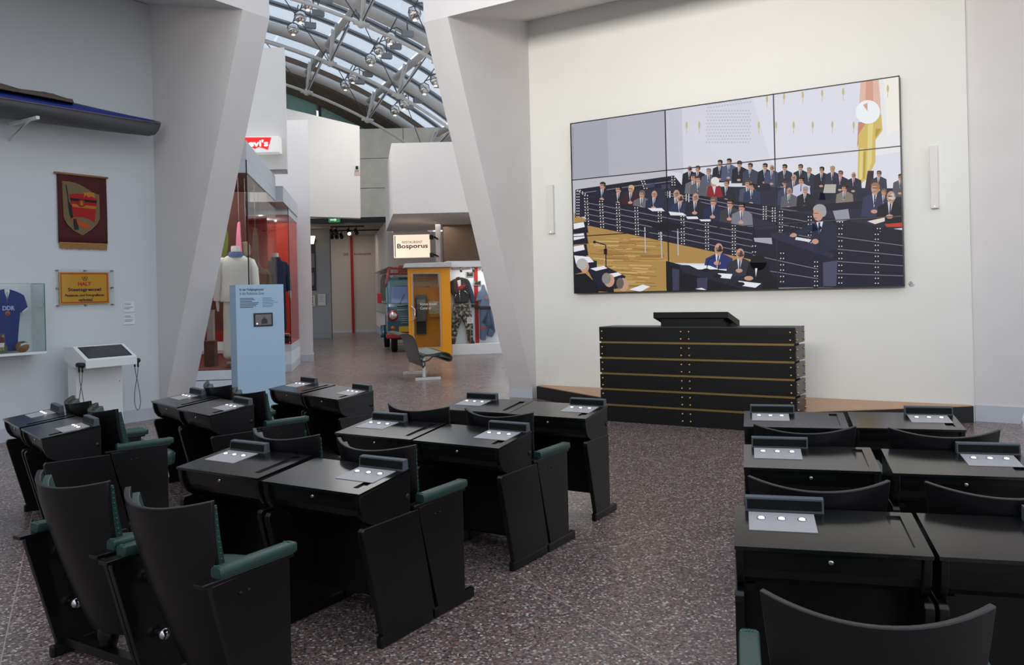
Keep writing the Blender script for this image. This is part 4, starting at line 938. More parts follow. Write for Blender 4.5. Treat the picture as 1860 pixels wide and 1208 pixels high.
# ------------------------------------------------------------------ the passage: walls, signs, booth, van, bench, clothes display
def onF(Fm, x, y, yl):
    I = Fm.inverted(); o_ = I @ Vector((0, 0, EYE)); d_ = I.to_3x3() @ (CAMF.to_3x3() @ (px(x, y, 1)-Vector((0, 0, EYE))))
    t_ = (yl-o_.y)/d_.y
    return o_+d_*t_
def pxs(pts, Y): return [px(x, y, Y) for x, y in pts]
def slab(pts, Y, th, name, m, label=None):
    P = pxs(pts, Y); return struct(name, B(CAMF).hexa(P, [p+Vector((p.x/Y*th*1.15, th, 0)) for p in P]), m, label)
wl = mat('passage_white', 'dbd7d2', .8, noise=.03, nscale=2)
wg = mat('passage_grey', '8f9093', .8, noise=.04, nscale=3)
conc = mat('concrete', 'd2cbbd', .85, noise=.18, nscale=2.5, bump=.15, bscale=12)
dk = mat('dark_beam', '1f1d1c', .6)
hx, hz0, hz1 = px(519, 200, 17).x, px(480, 308, 17).z, px(480, 87, 17).z
struct('wall_hanging', B(CAMF).prism_z([(-5.75, 17), (hx, 17), (hx-.17, 17.7), (-5.95, 17.7)], hz0, hz1), wl, 'white wall block hanging above the clothes case, with the red sign on it')
zt = px(542, 218, 21.4).z
struct('wall_pier', B(CAMF).prism_z([(-6.3, 21.4), (-5.1, 21.4), (-5.27, 22.1), (-6.4, 22.1)], 0, zt), pillar, 'grey upright wall slab at the end of the clothes case')
struct('baseboard_pier', B(CAMF).prism_z([(-6.31, 21.38), (-5.085, 21.38), (-5.26, 22.12), (-6.42, 22.12)], 0, .17), skirt, 'skirting of the grey wall slab')
slab([(490, 190), (653, 229), (655, 396), (490, 391)], 24, .4, 'wall_lintel', wl, 'white hanging wall above the passage entrance')
X0_, X1_ = px(540, 300, 31).x, px(830, 300, 31).x
zl, zh = px(680, 396, 31).z, px(653, 234, 31).z
ct = struct('wall_concrete', B(CAMF).box(X0_, X1_, 31.06, 31.5, zl, zh), mat('concrete_joint', '4c4a46', .9), 'concrete wall behind the hanging white blocks')
for i in range(3):
    for j in range(3):
        a = X0_+(X1_-X0_)*i/3; c = X0_+(X1_-X0_)*(i+1)/3
        if i == 2: hh = [zh, zh]
        else: hh = [zh, zh]
        B(CAMF).box(a+.01, c-.01, 31.0, 31.06, zl+(zh-zl)*j/3+.01, zl+(zh-zl)*(j+1)/3-.01).build('concrete_panel', conc, ct)
struct('trim_beam', B(CAMF).box(px(540, 400, 30.4).x, px(706, 400, 30.4).x, 30.4, 30.8, px(640, 404, 30.4).z, px(640, 395, 30.4).z), dk, 'dark steel beam over the passage')
xa = px(714, 388, 22).x
zb, zt2 = px(760, 387.5, 22).z, px(760, 259, 22).z
struct('wall_bulkhead', B(CAMF).hexa([(xa, 22, zb), (1.5, 22, zb), (1.5, 28, zb), (px(701, 418, 28).x, 28, zb)], [(xa, 22, zt2), (1.5, 22, zt2), (1.5, 28, zt2), (px(701, 418, 28).x, 28, zt2)]), wl, 'white bulkhead hanging over the lit restaurant sign')
# back room
struct('wall_back', B(CAMF).box(-8.7, -6.1, 37.5, 37.8, 0, 4.3), mat('back_wall', 'b9b0aa', .8), 'far wall with the red vertical stripe')
struct('baseboard_back', B(CAMF).box(-8.7, -6.1, 37.48, 37.499, 0, .12), skirt, 'skirting of the far wall')
struct('wall_back_left', B(CAMF).box(-10, px(600, 500, 33).x, 33, 33.2, 0, 4.25), wg, 'grey partition at the left of the back room')
struct('baseboard_back_left', B(CAMF).box(-10, px(600, 500, 33).x, 32.98, 32.999, 0, .25), mat('skirt_dark', '8a8c8e', .7), 'skirting of the grey partition')
struct('wall_back_right', B(CAMF).prism_z([(-6.1, 37.5), (-4.2, 29), (-4.1, 29), (-4.1, 29.3), (-5.9, 37.6)], 0, 4.3), mat('back_wall', 'b9b0aa', .8), 'angled wall with the glass cabinet in the back room')
struct('baseboard_back_right', B(CAMF).prism_z([(-6.12, 37.5), (-4.22, 29), (-4.2, 29), (-6.1, 37.5)], 0, .3), mat('skirt_dark', '8a8c8e', .7), 'skirting of the angled wall')
struct('wall_restaurant', B(CAMF).box(-4.2, -2.3, 28.6, 28.9, 0, zb-.005), mat('back_wall2', 'b7aea8', .8), 'pale wall behind the lit restaurant sign')
xc0, xc1 = px(791, 430, 25).x, px(799, 430, 25).x
struct('wall_column', B(CAMF).box(xc0, xc1, 25, 25.3, 0, zb-.005), pillar, 'slim pale column carrying the restaurant sign')
bw = struct('wall_brown', B(CAMF).box(xc1, 1.5, 26, 26.2, 0, zb-.005), mat('brown_joint', '3a3028', .8), 'brown panelled wall behind the clothes display')
for i in range(3):
    for j in range(3): B(CAMF).box(xc1+.02+1.15*i, xc1+1.15*(i+1), 25.97, 26, 1.27*j+.01, 1.27*(j+1)-.01).build('wood_panel', mat('brown_panel', '7a6653', .6, noise=.1), bw)
struct('ceiling', B(CAMF).box(-10, -3.5, 30.8, 38, 4.3, 4.5), mat('back_ceiling', 'a09890', .8), 'low ceiling of the back room')
struct('wall_far_left', B(CAMF).box(-16, -6.32, 21.6, 22.0, 0, 4.2), wl, 'wall closing the passage behind the clothes case')
# red stripe with lettering
zz = [px(638, 437, 37.45), px(643, 602, 37.45)]
st_ = thing('red_stripe', 'thin red stripe running down the far wall between two words', 'stripe', CAMF @ Vector((zz[0].x, 37.47, 0)))
B(CAMF).box(zz[0].x-.055, zz[0].x+.055, 37.44, 37.479, 0.0, 4.29).build('band', mat('stripe_red', 'a3141a', .6), st_)
for s_, x0, x1 in (('DDR', 623.5, 632.5), ('Bundesrepublik', 643, 674.5)):
    p0_, p1_ = px(x0, 464.5, 37.44), px(x1, 460.5, 37.44)
    text(s_, mat('stripe_text', '8a1e22', .6), st_, (p0_.x, 37.498, p0_.z), (1, 0, 0), (0, 0, 1), p1_.x-p0_.x, .125, frame=CAMF, bold=.015)
# pictures and cards on the grey partition
def card(name, label, cat, x0, y0, x1, y1, Y, m, th=.03, group=None, extra=None):
    a, c = px(x0, y1, Y), px(x1, y0, Y)
    t_ = thing(name, label, cat, CAMF @ Vector(((a.x+c.x)/2, Y, a.z)), 0, group)
    B(CAMF).box(a.x, c.x, Y-th, Y-.0005, a.z, c.z).build('board', m, t_, bevel=.003)
    return t_, a, c
t_, a, c = card('poster', 'tall dark photo poster on the grey partition in the back room', 'poster', 558, 440, 572.5, 528, 33, mat('poster_dark', '23221f', .5))
b = B(CAMF); b.box(a.x+.03, c.x-.03, 32.962, 32.97, a.z+.9, c.z-.45).box(a.x+.1, c.x-.08, 32.962, 32.97, a.z+.2, a.z+.7); b.build('photo_print', mat('poster_grey', '6a6862', .6), t_)
t_, a, c = card('framed_sheet', 'small framed sheet beside the white card in the back room', 'frame', 564, 535, 573.5, 558, 33, mat('sheet_frame', 'a79a82', .5))
b = B(CAMF); b.box(a.x+.04, c.x-.04, 32.965, 32.97, a.z+.05, c.z-.05); b.build('sheet', mat('sheet_pale', 'd2cabc', .6), t_)
b = B(CAMF)
for k in range(5): b.box(a.x+.07, a.x+.12, 32.962, 32.966, a.z+.08+.07*k, a.z+.12+.07*k)
b.build('print', darktxt, t_)
t_, a, c = card('wall_card', 'white text card on the grey partition in the back room', 'card', 578.5, 534, 591.5, 555, 33, mat('card_white', 'c9c6c2', .6))
b = B(CAMF)
for k in range(5): b.box(a.x+.03, c.x-.04-.03*(k % 3), 32.966, 32.97, a.z+.14+.06*k, a.z+.155+.06*k)
b.build('print_lines', mat('label_print', '77787c', .7), t_)
p = px(567, 436, 32.5); wlmp = thing('wall_lamp', 'small glowing wall lamp beside the pier edge in the back room', 'lamp', CAMF @ p)
B(CAMF).hexa([(p.x-.05, p.y-.05, p.z-.15), (p.x+.05, p.y-.05, p.z-.15), (p.x+.05, p.y+.05, p.z-.15), (p.x-.05, p.y+.05, p.z-.15)], [(p.x-.1, p.y-.1, p.z+.15), (p.x+.1, p.y-.1, p.z+.15), (p.x+.1, p.y+.1, p.z+.15), (p.x-.1, p.y+.1, p.z+.15)]).build('shade', mat('lamp_glow', 'ffe2b0', .5, emit=3), wlmp)
B(CAMF).box(p.x-.03, p.x+.03, p.y+.05, 32.9995, p.z-.04, p.z+.04).build('arm', dk, wlmp)
# exit sign, track and spotlights
a, c = px(597.5, 404, 30.3), px(617, 395, 30.3)
ex = thing('exit_sign', 'small green lit emergency exit sign under the dark beam', 'sign', CAMF @ Vector(((a.x+c.x)/2, 30.3, a.z)))
B(CAMF).box(a.x, c.x, 30.25, 30.3995, a.z, c.z).build('light_box', mat('exit_green', '2f8f4a', .5, emit=.35), ex)
b = B(CAMF); xm = (a.x+c.x)/2; zm = (a.z+c.z)/2
b.hexa([(xm-.14, 30.243, zm-.02), (xm+.02, 30.243, zm-.02), (xm+.02, 30.243, zm+.02), (xm-.14, 30.243, zm+.02)], [(xm-.14, 30.249, zm-.02), (xm+.02, 30.249, zm-.02), (xm+.02, 30.249, zm+.02), (xm-.14, 30.249, zm+.02)])
b.hexa([(xm+.02, 30.243, zm-.06), (xm+.1, 30.243, zm), (xm+.02, 30.243, zm+.06)], [(xm+.02, 30.249, zm-.06), (xm+.1, 30.249, zm), (xm+.02, 30.249, zm+.06)])
b.build('arrow', mat('exit_white', 'd8f0dc', .5, emit=.6), ex)
tr = thing('light_track', 'thin dark ceiling track with spotlights in the back room', 'track', CAMF @ Vector((-6.3, 33, 4.28)))
b = B(CAMF); b.tube([(px(600, 420, 32).x, 32, 4.28), (px(661, 403, 32).x, 32, 4.28)], .025, 6).tube([(px(600, 420, 34).x, 34, 4.28), (px(690, 403, 34).x, 34, 4.28)], .025, 6); b.build('rail', dk, tr)
for i, (x, y, on) in enumerate([(603, 415, 0), (611, 414, 0), (634, 416, 1), (647.5, 416, 0), (603, 426, 0), (611.5, 425, 0), (620.5, 426, 0)]):
    Y = 32 if y < 420 else 34; p = px(x, y, Y); p.z = min(p.z, 4.08)
    sp = thing('ceiling_spotlight', ['black spotlight at the left end of the back-room track, nearer rail', 'second black spotlight on the nearer rail', 'lit black spotlight on the nearer rail of the track', 'rightmost black spotlight on the nearer rail', 'leftmost low black spotlight on the farther rail', 'middle low black spotlight on the farther rail', 'right low black spotlight on the farther rail'][i], 'spotlight', CAMF @ Vector((p.x, p.y, 4.27)), 0, 'black track spotlights in the back room')
    B(CAMF).tube([(p.x, p.y, 4.26), (p.x, p.y, p.z+.05)], .015, 6).build('stem', dk, sp)
    B(CAMF).tube([(p.x-.06, p.y+.1, p.z+.08), (p.x+.03, p.y-.12, p.z-.08)], [.06, .08], 12).build('housing', dk, sp)
    B(CAMF).tube([(p.x+.031, p.y-.123, p.z-.082), (p.x+.033, p.y-.127, p.z-.085)], .065, 12).build('lens', mat('spot_lit', 'ffffff', .3, emit=8) if on else mat('spot_dark', '2a2a2c', .2), sp)
area('back_room_light', CAMF @ Vector((-7.0, 35.5, 4.2)), CAMF @ Vector((-7.0, 36, 0)), 1.4, 1, 22, (1, .85, .74))
area('bulkhead_light', CAMF @ Vector((-2.6, 25.5, zb-.05)), CAMF @ Vector((-2.6, 25.5, 0)), 1.5, 1.5, 16, (1, .9, .8))

# red shop sign
Y = 16.72
a, c = px(421, 278, Y), px(505, 247, Y)
ss = thing('shop_sign', 'white light box with a red batwing logo on the hanging wall block', 'sign', CAMF @ Vector(((a.x+c.x)/2, 17, a.z)))
B(CAMF).box(a.x, c.x, Y, 16.9995, a.z, c.z).build('light_box', mat('sign_box', 'efe9e4', .5, emit=.25), ss, bevel=.008)
pts = [(433, 249.5), (492.5, 249.5), (486.5, 272.5)]+[(463+23.5*math.cos(t_), 272.5-5.5*math.sin(t_)**2*(1 if abs(math.cos(t_)) > .05 else .35)) for t_ in [math.pi*i/12 for i in range(1, 12)]]+[(439.5, 272.5)]
P = pxs(pts, Y-.004); B(CAMF).hexa(P, [p+Vector((0, .004, 0)) for p in P]).build('red_logo', mat('logo_red', 'd8211f', .5, emit=.7), ss)
p0_, p1_ = px(441, 267, Y-.006), px(487, 253.5, Y-.006)
text("LEVI'S".replace('EVI', 'evi').replace("S", "s"), mat('logo_white', 'fff6f2', .5, emit=.8), ss, (p0_.x, Y-.0045, p0_.z), (1, 0, 0), (0, 0, 1), p1_.x-p0_.x, p1_.z-p0_.z, frame=CAMF, bold=.03)

p = px(648, 305, 23.97); sn = thing('wall_sensor', 'small dark sensor with a red label at the edge of the hanging wall', 'sensor', CAMF @ p)
B(CAMF).box(p.x-.06, p.x+.06, 23.95, 23.9995, p.z-.07, p.z+.07).build('housing', mat('sensor_white', 'd5d3cf', .5), sn); B(CAMF).box(p.x-.03, p.x+.045, 23.945, 23.95, p.z-.05, p.z+.05).build('window', mat('sensor_black', '111113', .3), sn)
B(CAMF).box(p.x-.08, p.x+.08, 23.99, 23.9995, p.z-.21, p.z-.12).build('label_strip', mat('sensor_label', 'c9a8a4', .6), sn)
# restaurant sign
Y = 24
a, c = px(715.5, 468.5, Y), px(779.5, 425.5, Y)
rs = thing('restaurant_sign', 'lit cream restaurant sign with dark blue lettering on a slim column', 'sign', CAMF @ Vector(((a.x+c.x)/2, Y, a.z)))
B(CAMF).box(a.x, c.x, Y, Y+.22, a.z, c.z).build('light_box', mat('sign_cream', 'f6dfc6', .5, emit=.8), rs, bevel=.01)
sb = px(718.3, 440, Y).x; sb0 = px(716.8, 440, Y).x
B(CAMF).box(sb0, sb, Y-.004, Y-.0003, a.z+.02, c.z-.02).build('blue_edge', mat('sign_blue', '23305e', .5, emit=.1), rs)
for zz in (c.z-.07, a.z+.07):
    B(CAMF).box(c.x+.001, c.x+.1, Y+.02, Y+.2, zz-.07, zz+.05).build('bracket', dk, rs)
    B(CAMF).box(c.x+.1, xc0+.08, Y+.09, Y+.13, zz-.03, zz+.01).box(xc0+.04, xc0+.08, Y+.09, 24.9995, zz-.03, zz+.01).build('bracket_arm', dk, rs)
sblu = mat('sign_text', '20223c', .5)
for s_, x0, y0, x1, y1, k in (('RESTAURANT', 730.5, 442.3, 767.5, 437.2, dict(bold=.005)), ('Bosporus', 721.5, 454, 777, 441.8, dict(bold=.02))):
    p0_, p1_ = px(x0, y0, Y), px(x1, y1, Y); text(s_, sblu, rs, (p0_.x, Y-.0005, p0_.z), (1, 0, 0), (0, 0, 1), p1_.x-p0_.x, p1_.z-p0_.z, frame=CAMF, **k)

# telephone booth
FB = frame(-2.646, 21.433, math.radians(8))
bt = thing('telephone_booth', 'yellow telephone booth with glass door, white greeting lettering and grey phone', 'booth', FB @ Vector((.54, .35, 0)))
yel = mat('booth_yellow', 'e0940c', .45, noise=.05, nscale=4); ag = mat('booth_grey', '9b9a96', .45)
WB, DB, HB = 1.075, .64, 2.30
b = B(FB); b.box(0, .055, 0, .05, .04, HB).box(WB-.24, WB, 0, .05, .04, HB).box(.055, WB-.24, 0, .05, 2.2, HB); b.build('front_frame', yel, bt, bevel=.004)
b = B(FB); b.box(.058, .115, -.015, .035, .06, 2.195).box(.80, .833, -.015, .035, .06, 2.195).box(.115, .80, -.015, .035, .06, .27).box(.115, .80, -.015, .035, 2.17, 2.195); dr = b.build('door', yel, bt, bevel=.003)
b = B(FB); b.box(.10, .125, -.022, -.015, .26, 2.18).box(.79, .815, -.022, -.015, .26, 2.18).box(.125, .79, -.022, -.015, .255, .28).box(.125, .79, -.022, -.015, 2.16, 2.185); b.build('door_trim', ag, dr)
B(FB).box(.115, .80, .0, .008, .271, 2.169).build('door_pane', glass_mat('booth_glass', (.93, .93, .9), .4), dr)
b = B(FB); b.tube([(.05, -.015, 1.33), (.075, -.07, 1.33), (.15, -.08, 1.26), (.15, -.08, 1.03), (.075, -.07, .96), (.05, -.015, .96)], .014, 8); b.build('handle', chrome, dr)
b = B(FB); b.box(0, .04, .05, .11, .04, HB).box(0, .04, DB-.07, DB, .04, HB).box(0, .04, .11, DB-.07, .04, .3).box(0, .04, .11, DB-.07, 2.18, HB); b.build('side_frame', yel, bt, bevel=.004)
B(FB).box(.014, .022, .11, DB-.07, .3, 2.18).build('side_pane', MATS['booth_glass'], bt)
B(FB).box(WB-.04, WB, .05, DB, .04, HB).build('side_wall', yel, bt)
b = B(FB); b.box(.04, WB-.04, DB-.03, DB, .04, 1.82).box(.04, WB-.04, DB-.03, DB, 2.2, HB); b.build('back_wall', yel, bt)
B(FB).box(.04, WB-.04, DB-.02, DB-.012, 1.82, 2.2).build('back_pane', MATS['booth_glass'], bt)
B(FB).box(.04, WB-.04, .05, DB-.03, .04, .06).build('booth_floor', ag, bt)
B(FB).box(-.01, WB+.01, -.01, DB+.01, 0, .04).build('base', ag, bt)
B(FB).hexa([(-.13, -.13, HB+.02), (WB+.03, -.13, HB+.02), (WB+.03, DB+.05, HB+.02), (-.13, DB+.05, HB+.02)], [(-.08, -.1, HB+.13), (WB+.03, -.1, HB+.15), (WB+.03, DB+.03, HB+.15), (-.08, DB+.03, HB+.13)]).build('roof', mat('booth_roof', 'a3a3a0', .7, noise=.1), bt, bevel=.01)
B(FB).box(0, WB, 0, DB, HB, HB+.02).build('roof_plate', ag, bt)
ph_ = B(FB).box(.19, .47, .36, .66, .92, 1.62).build('telephone', mat('phone_grey', '5d6062', .4), bt, bevel=.03, seg=3)
B(FB).box(.17, .20, .30, .38, 1.05, 1.55).build('receiver', mat('phone_black', '17181a', .35), ph_, bevel=.012)
B(FB).box(.22, .44, .352, .3595, 1.38, 1.5).build('coin_panel', mat('phone_panel', '86898a', .35), ph_)
B(FB).box(.2, .45, .5, .68, .6, .9195).build('directory_rack', mat('phone_black', '17181a', .35), bt)
nt_ = B(FB).box(.54, .82, DB-.038, DB-.031, 1.12, 1.45).build('notice', mat('notice_white', 'd9cfbf', .6), bt)
b = B(FB); rr = random.Random(8)
for k in range(7): b.box(.57, .6+rr.uniform(.1, .2), DB-.041, DB-.038, 1.16+.036*k, 1.168+.036*k)
b.build('print_lines', mat('label_print', '77787c', .7), nt_)
B(FB).box(.55, .86, DB-.2, DB-.031, 1.03, 1.05).build('book_shelf', ag, bt)
for s_, x0, y0, x1, y1 in (('Komm herein!', 763.5, 555, 793.5, 549), ('Come in!', 763.5, 562.3, 783, 556.8)):
    p0_, p1_ = onF(FB, x0, y0, -.004), onF(FB, x1, y1, -.004)
    text(s_, mat('booth_letter', 'e9e4da', .5), dr, (p0_.x, -.002, p0_.z), (1, 0, 0), (0, 0, 1), p1_.x-p0_.x, p1_.z-p0_.z, frame=FB)
B(FB).box(.125, .79, DB-.045, DB-.04, 1.84, 2.16).build('header_panel', mat('booth_header', 'c9ab8c', .6), bt)
for k, (zz, w_) in enumerate(((2.03, .5), (1.975, .42))): text(('Miteinander in Ost und West', 'Living in East and West')[k], mat('header_print', '3a2f28', .6), bt, (.15, DB-.0455, zz), (1, 0, 0), (0, 0, 1), w_, .03, frame=FB)

# small van
FT = frame(-2.93, 23.82, math.radians(9))
vn = thing('small_van', 'small teal van with red bumper, mirror and roof rack behind the booth', 'van', FT @ Vector((0, 1.6, 0)))
teal = mat('van_teal', '164a57', .22, coat=.6, noise=.06); vred = mat('van_red', '8e1420', .35, coat=.3)
rubber = mat('tyre', '141414', .8); gl = mat('van_glass', '5c6a92', .08, spec=.8)
B(FT).prism_x([(.03, .52), (0, .9), (.03, 1.30), (.09, 1.38), (.33, 1.90), (.48, 2.06), (.8, 2.15), (1.7, 2.15), (1.7, .46), (.12, .46)], -.64, .64).build('cab', teal, vn, bevel=.11, seg=4)
for x0, x1 in ((-.50, -.03), (.03, .50)):
    B(FT).hexa([(x0, .085, 1.40), (x1, .085, 1.40), (x1*.94, .302, 1.87), (x0*.94, .302, 1.87)], [(x0, .125, 1.40), (x1, .125, 1.40), (x1*.94, .342, 1.87), (x0*.94, .342, 1.87)]).build('windscreen', gl, vn)
B(FT).hexa([(-.022, .075, 1.39), (.022, .075, 1.39), (.022, .30, 1.88), (-.022, .30, 1.88)], [(-.022, .12, 1.39), (.022, .12, 1.39), (.022, .34, 1.88), (-.022, .34, 1.88)]).build('screen_post', teal, vn)
b = B(FT)
for s_ in (-1, 1): b.tube([(s_*.25, .07, 1.39), (s_*.12, .18, 1.66)], .006, 5)
b.build('wiper', dk, vn)
for s_ in (-1, 1):
    h = B(FT).tube([(s_*.46, .06, 1.05), (s_*.46, -.05, 1.05)], [.165, .145], 18).build('headlight_ring', vred, vn)
    B(FT).disc((s_*.46, -.051, 1.05), (0, -1, 0), .105, .02, 18).build('headlight_lens', mat('headlight', 'c9c9c2', .15, metal=.4), h)
    B(FT).disc((s_*.47, .03, .70), (0, -1, 0), .06, .05, 14).build('turn_signal', mat('signal_orange', 'b0561a', .4), vn)
    m_ = B(FT).box(s_*.83-.06, s_*.83+.06, .18, .25, 1.42, 1.70).build('mirror', mat('mirror_red', 'a81020', .4), vn, bevel=.02)
    B(FT).tube([(s_*.60, .22, 1.38), (s_*.83, .22, 1.43)], .012, 6).build('mirror_arm', vred, m_)
B(FT).box(-.66, .66, -.10, .04, .40, .56).build('bumper', vred, vn, bevel=.04, seg=3)
B(FT).box(-.30, -.02, -.025, .015, .58, .74).build('number_plate', mat('plate_yellow', 'a98a24', .5), vn)
b = B(FT)
for k in range(4): b.box(-.25, .25, -.012, .03, .83+.06*k, .85+.06*k)
b.build('grille', mat('van_chrome', '8fa3a8', .25, metal=.8), vn)
b = B(FT)
for zz in (1.2, 1.335): b.box(-.34, .34, -.0, .06, zz, zz+.016)
b.build('trim_strip', chrome, vn)
for x, y, r_ in ((-.43, .55, .30), (.43, .55, .30), (-.62, 2.9, .30), (.62, 2.9, .30)):
    wh = B(FT).disc((x-.09, y, r_), (1, 0, 0), r_, .18, 24).build('wheel', rubber, vn, bevel=.03)
    B(FT).disc((x+(.092 if x > 0 else -.092), y, r_), (1 if x > 0 else -1, 0, 0), .14, .01, 16).build('hub_cap', chrome, wh)
B(FT).box(-.62, .62, 1.72, 3.6, .55, .62).build('load_bed', teal, vn)
b = B(FT); b.box(-.66, -.62, 1.72, 3.6, .5, 1.0).box(.62, .66, 1.72, 3.6, .5, 1.0).box(-.62, .62, 3.56, 3.6, .5, 1.0); b.build('side_board', teal, vn)
for s_ in (-1, 1):
    b = B(FT); b.smooth = True
    b.loft([[(s_*(.64+w_), 2.9-.38*math.cos(a), .32+.38*math.sin(a)) for w_ in (0, .17)] for a in [math.pi*i/10 for i in range(11)]], closed=False)
    o = b.build('fender', teal, vn); md = o.modifiers.new('solid', 'SOLIDIFY'); md.thickness = .02
b = B(FT); b.box(-.5, .5, .1, 3.5, .36, .44); b.build('chassis', dk, vn)
b = B(FT)
for zz in (2.26, 2.42):
    b.tube([(-.52, .55, zz), (.52, .55, zz), (.52, 1.6, zz), (-.52, 1.6, zz), (-.52, .55, zz)], .017, 6)
for x in (-.52, -.26, 0, .26, .52):
    b.tube([(x, .55, 2.42), (x, .55, 2.26), (x, 1.6, 2.26), (x, 1.6, 2.42)], .012, 6)
for x in (-.52, .52):
    for y in (.6, 1.55): b.tube([(x, y, 2.26), (x*1.08, y, 2.1)], .016, 6)
b.tube([(-.56, .5, 2.38), (-.62, .42, 2.0), (-.63, .4, 1.85)], .02, 6)
b.build('roof_rack', vred, vn)
sc_ = thing('suitcase', 'old brown suitcase lying in the red roof rack of the van', 'suitcase', FT @ Vector((0, 1.1, 2.27)))
B(FT).box(-.25, .46, .85, 1.35, 2.28, 2.5).build('case_body', mat('suitcase_brown', '6a3a26', .6), sc_, bevel=.02); B(FT).box(-.255, .465, .845, 1.355, 2.385, 2.395).build('edge_band', mat('suitcase_edge', '3a2218', .6), sc_)
B(FT).tube([(.02, .84, 2.40), (.02, .80, 2.40), (.2, .80, 2.40), (.2, .84, 2.40)], .012, 6).build('handle', dk, sc_)

# waiting bench
ba = math.radians(17)
FBn = frame(-1.85, 15.93, ba)
bn = thing('waiting_bench', 'dark green perforated waiting bench on two pale steel feet', 'bench', FBn @ Vector((.2, .7, 0)))
gm = mat('bench_green', '27352c', .4, noise=.08); gt = mat('bench_grid', '77807a', .45, noise=.25, nscale=120); pale = mat('bench_steel', 'c9c9c6', .35)
def sheet2(prof, y0, y1, th, name, m):
    b = B(FBn); b.smooth = True
    N = []
    for i, (u, z) in enumerate(prof):
        a_ = prof[max(0, i-1)]; c_ = prof[min(len(prof)-1, i+1)]; l = math.hypot(c_[0]-a_[0], c_[1]-a_[1]); N.append((-(c_[1]-a_[1])/l*th, (c_[0]-a_[0])/l*th))
    b.loft([[(u, y, z) for u, z in prof]+[(u+n_[0], y, z+n_[1]) for (u, z), n_ in list(zip(prof, N))[::-1]] for y in (y0, y1)])
    return b.build(name, m, bn, sharp=40)
def smooth(p, n=6):
    out = []
    for i in range(len(p)-1):
        p0_, p1_, p2_, p3_ = p[max(i-1, 0)], p[i], p[i+1], p[min(i+2, len(p)-1)]
        for k in range(n):
            t_ = k/n; out.append(tuple(.5*((2*p1_[j])+(-p0_[j]+p2_[j])*t_+(2*p0_[j]-5*p1_[j]+4*p2_[j]-p3_[j])*t_*t_+(-p0_[j]+3*p1_[j]-3*p2_[j]+p3_[j])*t_**3) for j in (0, 1)))
    return out+[p[-1]]
pb = smooth([(-.32, .865), (-.22, .885), (-.09, .845), (-.02, .72), (.02, .56), (.06, .40), (.11, .26)])
ps = smooth([(.12, .42), (.17, .47), (.32, .475), (.48, .505), (.60, .49), (.665, .43), (.66, .37), (.60, .36)])
sheet2(pb, -.06, 1.42, .022, 'backrest', gm); sheet2(ps, -.06, 1.42, .022, 'seat', gm)
sheet2([(u-.003, z+.003) for u, z in pb[2:8]], -.03, 1.39, .004, 'grid_panel', gt)
B(FBn).hexa([(u, -.03, z+.0235) for u, z in ((.18, .47), (.32, .475), (.32, .48), (.18, .475))], [(u, 1.39, z+.0235) for u, z in ((.18, .47), (.32, .475), (.32, .48), (.18, .475))]).build('grid_panel', gt, bn)
B(FBn).hexa([(u, -.03, z) for u, z in ((.32, .499), (.48, .529), (.48, .532), (.32, .503))], [(u, 1.39, z) for u, z in ((.32, .499), (.48, .529), (.48, .532), (.32, .503))]).build('grid_panel', gt, bn)
for y in (-.02, 1.38):
    b = B(FBn); b.tube([(.06, y, .40), (.15, y, .36), (.24, y, .38), (.30, y, .44), (.46, y, .475)], .012, 6).tube([(.15, y, .365), (.17, y, .30), (.12, y, .24)], .012, 6); b.build('seat_bracket', gm, bn)
for y in (.02, 1.36):
    f_ = B(FBn).box(.125, .175, y-.03, y+.03, .06, .44).build('leg', pale, bn, bevel=.005)
    B(FBn).box(-.02, .47, y-.035, y+.035, 0, .055).build('foot', pale, f_, bevel=.006)
B(FBn).box(.13, .17, .05, 1.33, .33, .38).build('cross_tube', pale, bn)

# clothes display in a white case
FD = frame(-1.60, 22.33, math.radians(12.2))
dc = thing('clothes_showcase', 'white shallow showcase of two outfits divided by a red stripe', 'showcase', FD @ Vector((.9, .3, 0)))
dw = mat('showcase_white', 'd5d8da', .6)
B(FD).box(-.02, 2.3, 0, .6, 0, .27).build('plinth', dw, dc, bevel=.003); B(FD).box(-.02, 2.3, .45, .6, .27, 2.34).build('back_board', dw, dc)
B(FD).box(-.12, 2.3, -.02, .62, 2.34, 2.5).build('fascia', dw, dc, bevel=.003); B(FD).box(2.26, 2.3, 0, .449, .27, 2.34).build('side_board', dw, dc)
B(FD).box(-.015, 2.26, .01, .016, .272, 2.338).build('front_pane', glass_mat('showcase_glass', (.97, .98, .98), .25), dc)
DP = lambda pts, yl=.42: [onF(FD, x/6.04+810, y/6.04+460, yl) for x, y in pts]
p0_, p1_ = DP([(285, 150), (330, 1000)])
B(FD).box(p0_.x+.05, p0_.x+.16, .44, .4495, .27, 2.34).build('red_stripe', mat('stripe_red', 'a3141a', .6), dc)
for s_, x0, y0, x1, y1 in (('Bundesrepublik', 60, 193, 268, 172), ('DDR', 330, 193, 384, 172)):
    a, c = DP([(x0, y0), (x1, y1)], .449); text(s_, mat('stripe_text', '8a1e22', .6), dc, (a.x, .4485, a.z), (1, 0, 0), (0, 0, 1), c.x-a.x, .085, frame=FD, bold=.012)
def outfit(par, name, pts, m, y0=.30, y1=.43, bev=.03):
    P = DP(pts, y0); return B(FD).hexa(P, [p+Vector((0, y1-y0, 0)) for p in P]).build(name, m, par, bevel=bev, seg=3)
o1 = thing('punk_outfit', 'black leather jacket over camouflage trousers on a mount in the showcase', 'outfit', FD @ Vector((.45, .4, .28)))
blk = mat('leather_black', '1c1a1a', .4, bump=.2, bscale=30); brl = mat('leather_brown', '3a2820', .45, bump=.2, bscale=30); nav = mat('sleeve_navy', '1f2a40', .6)
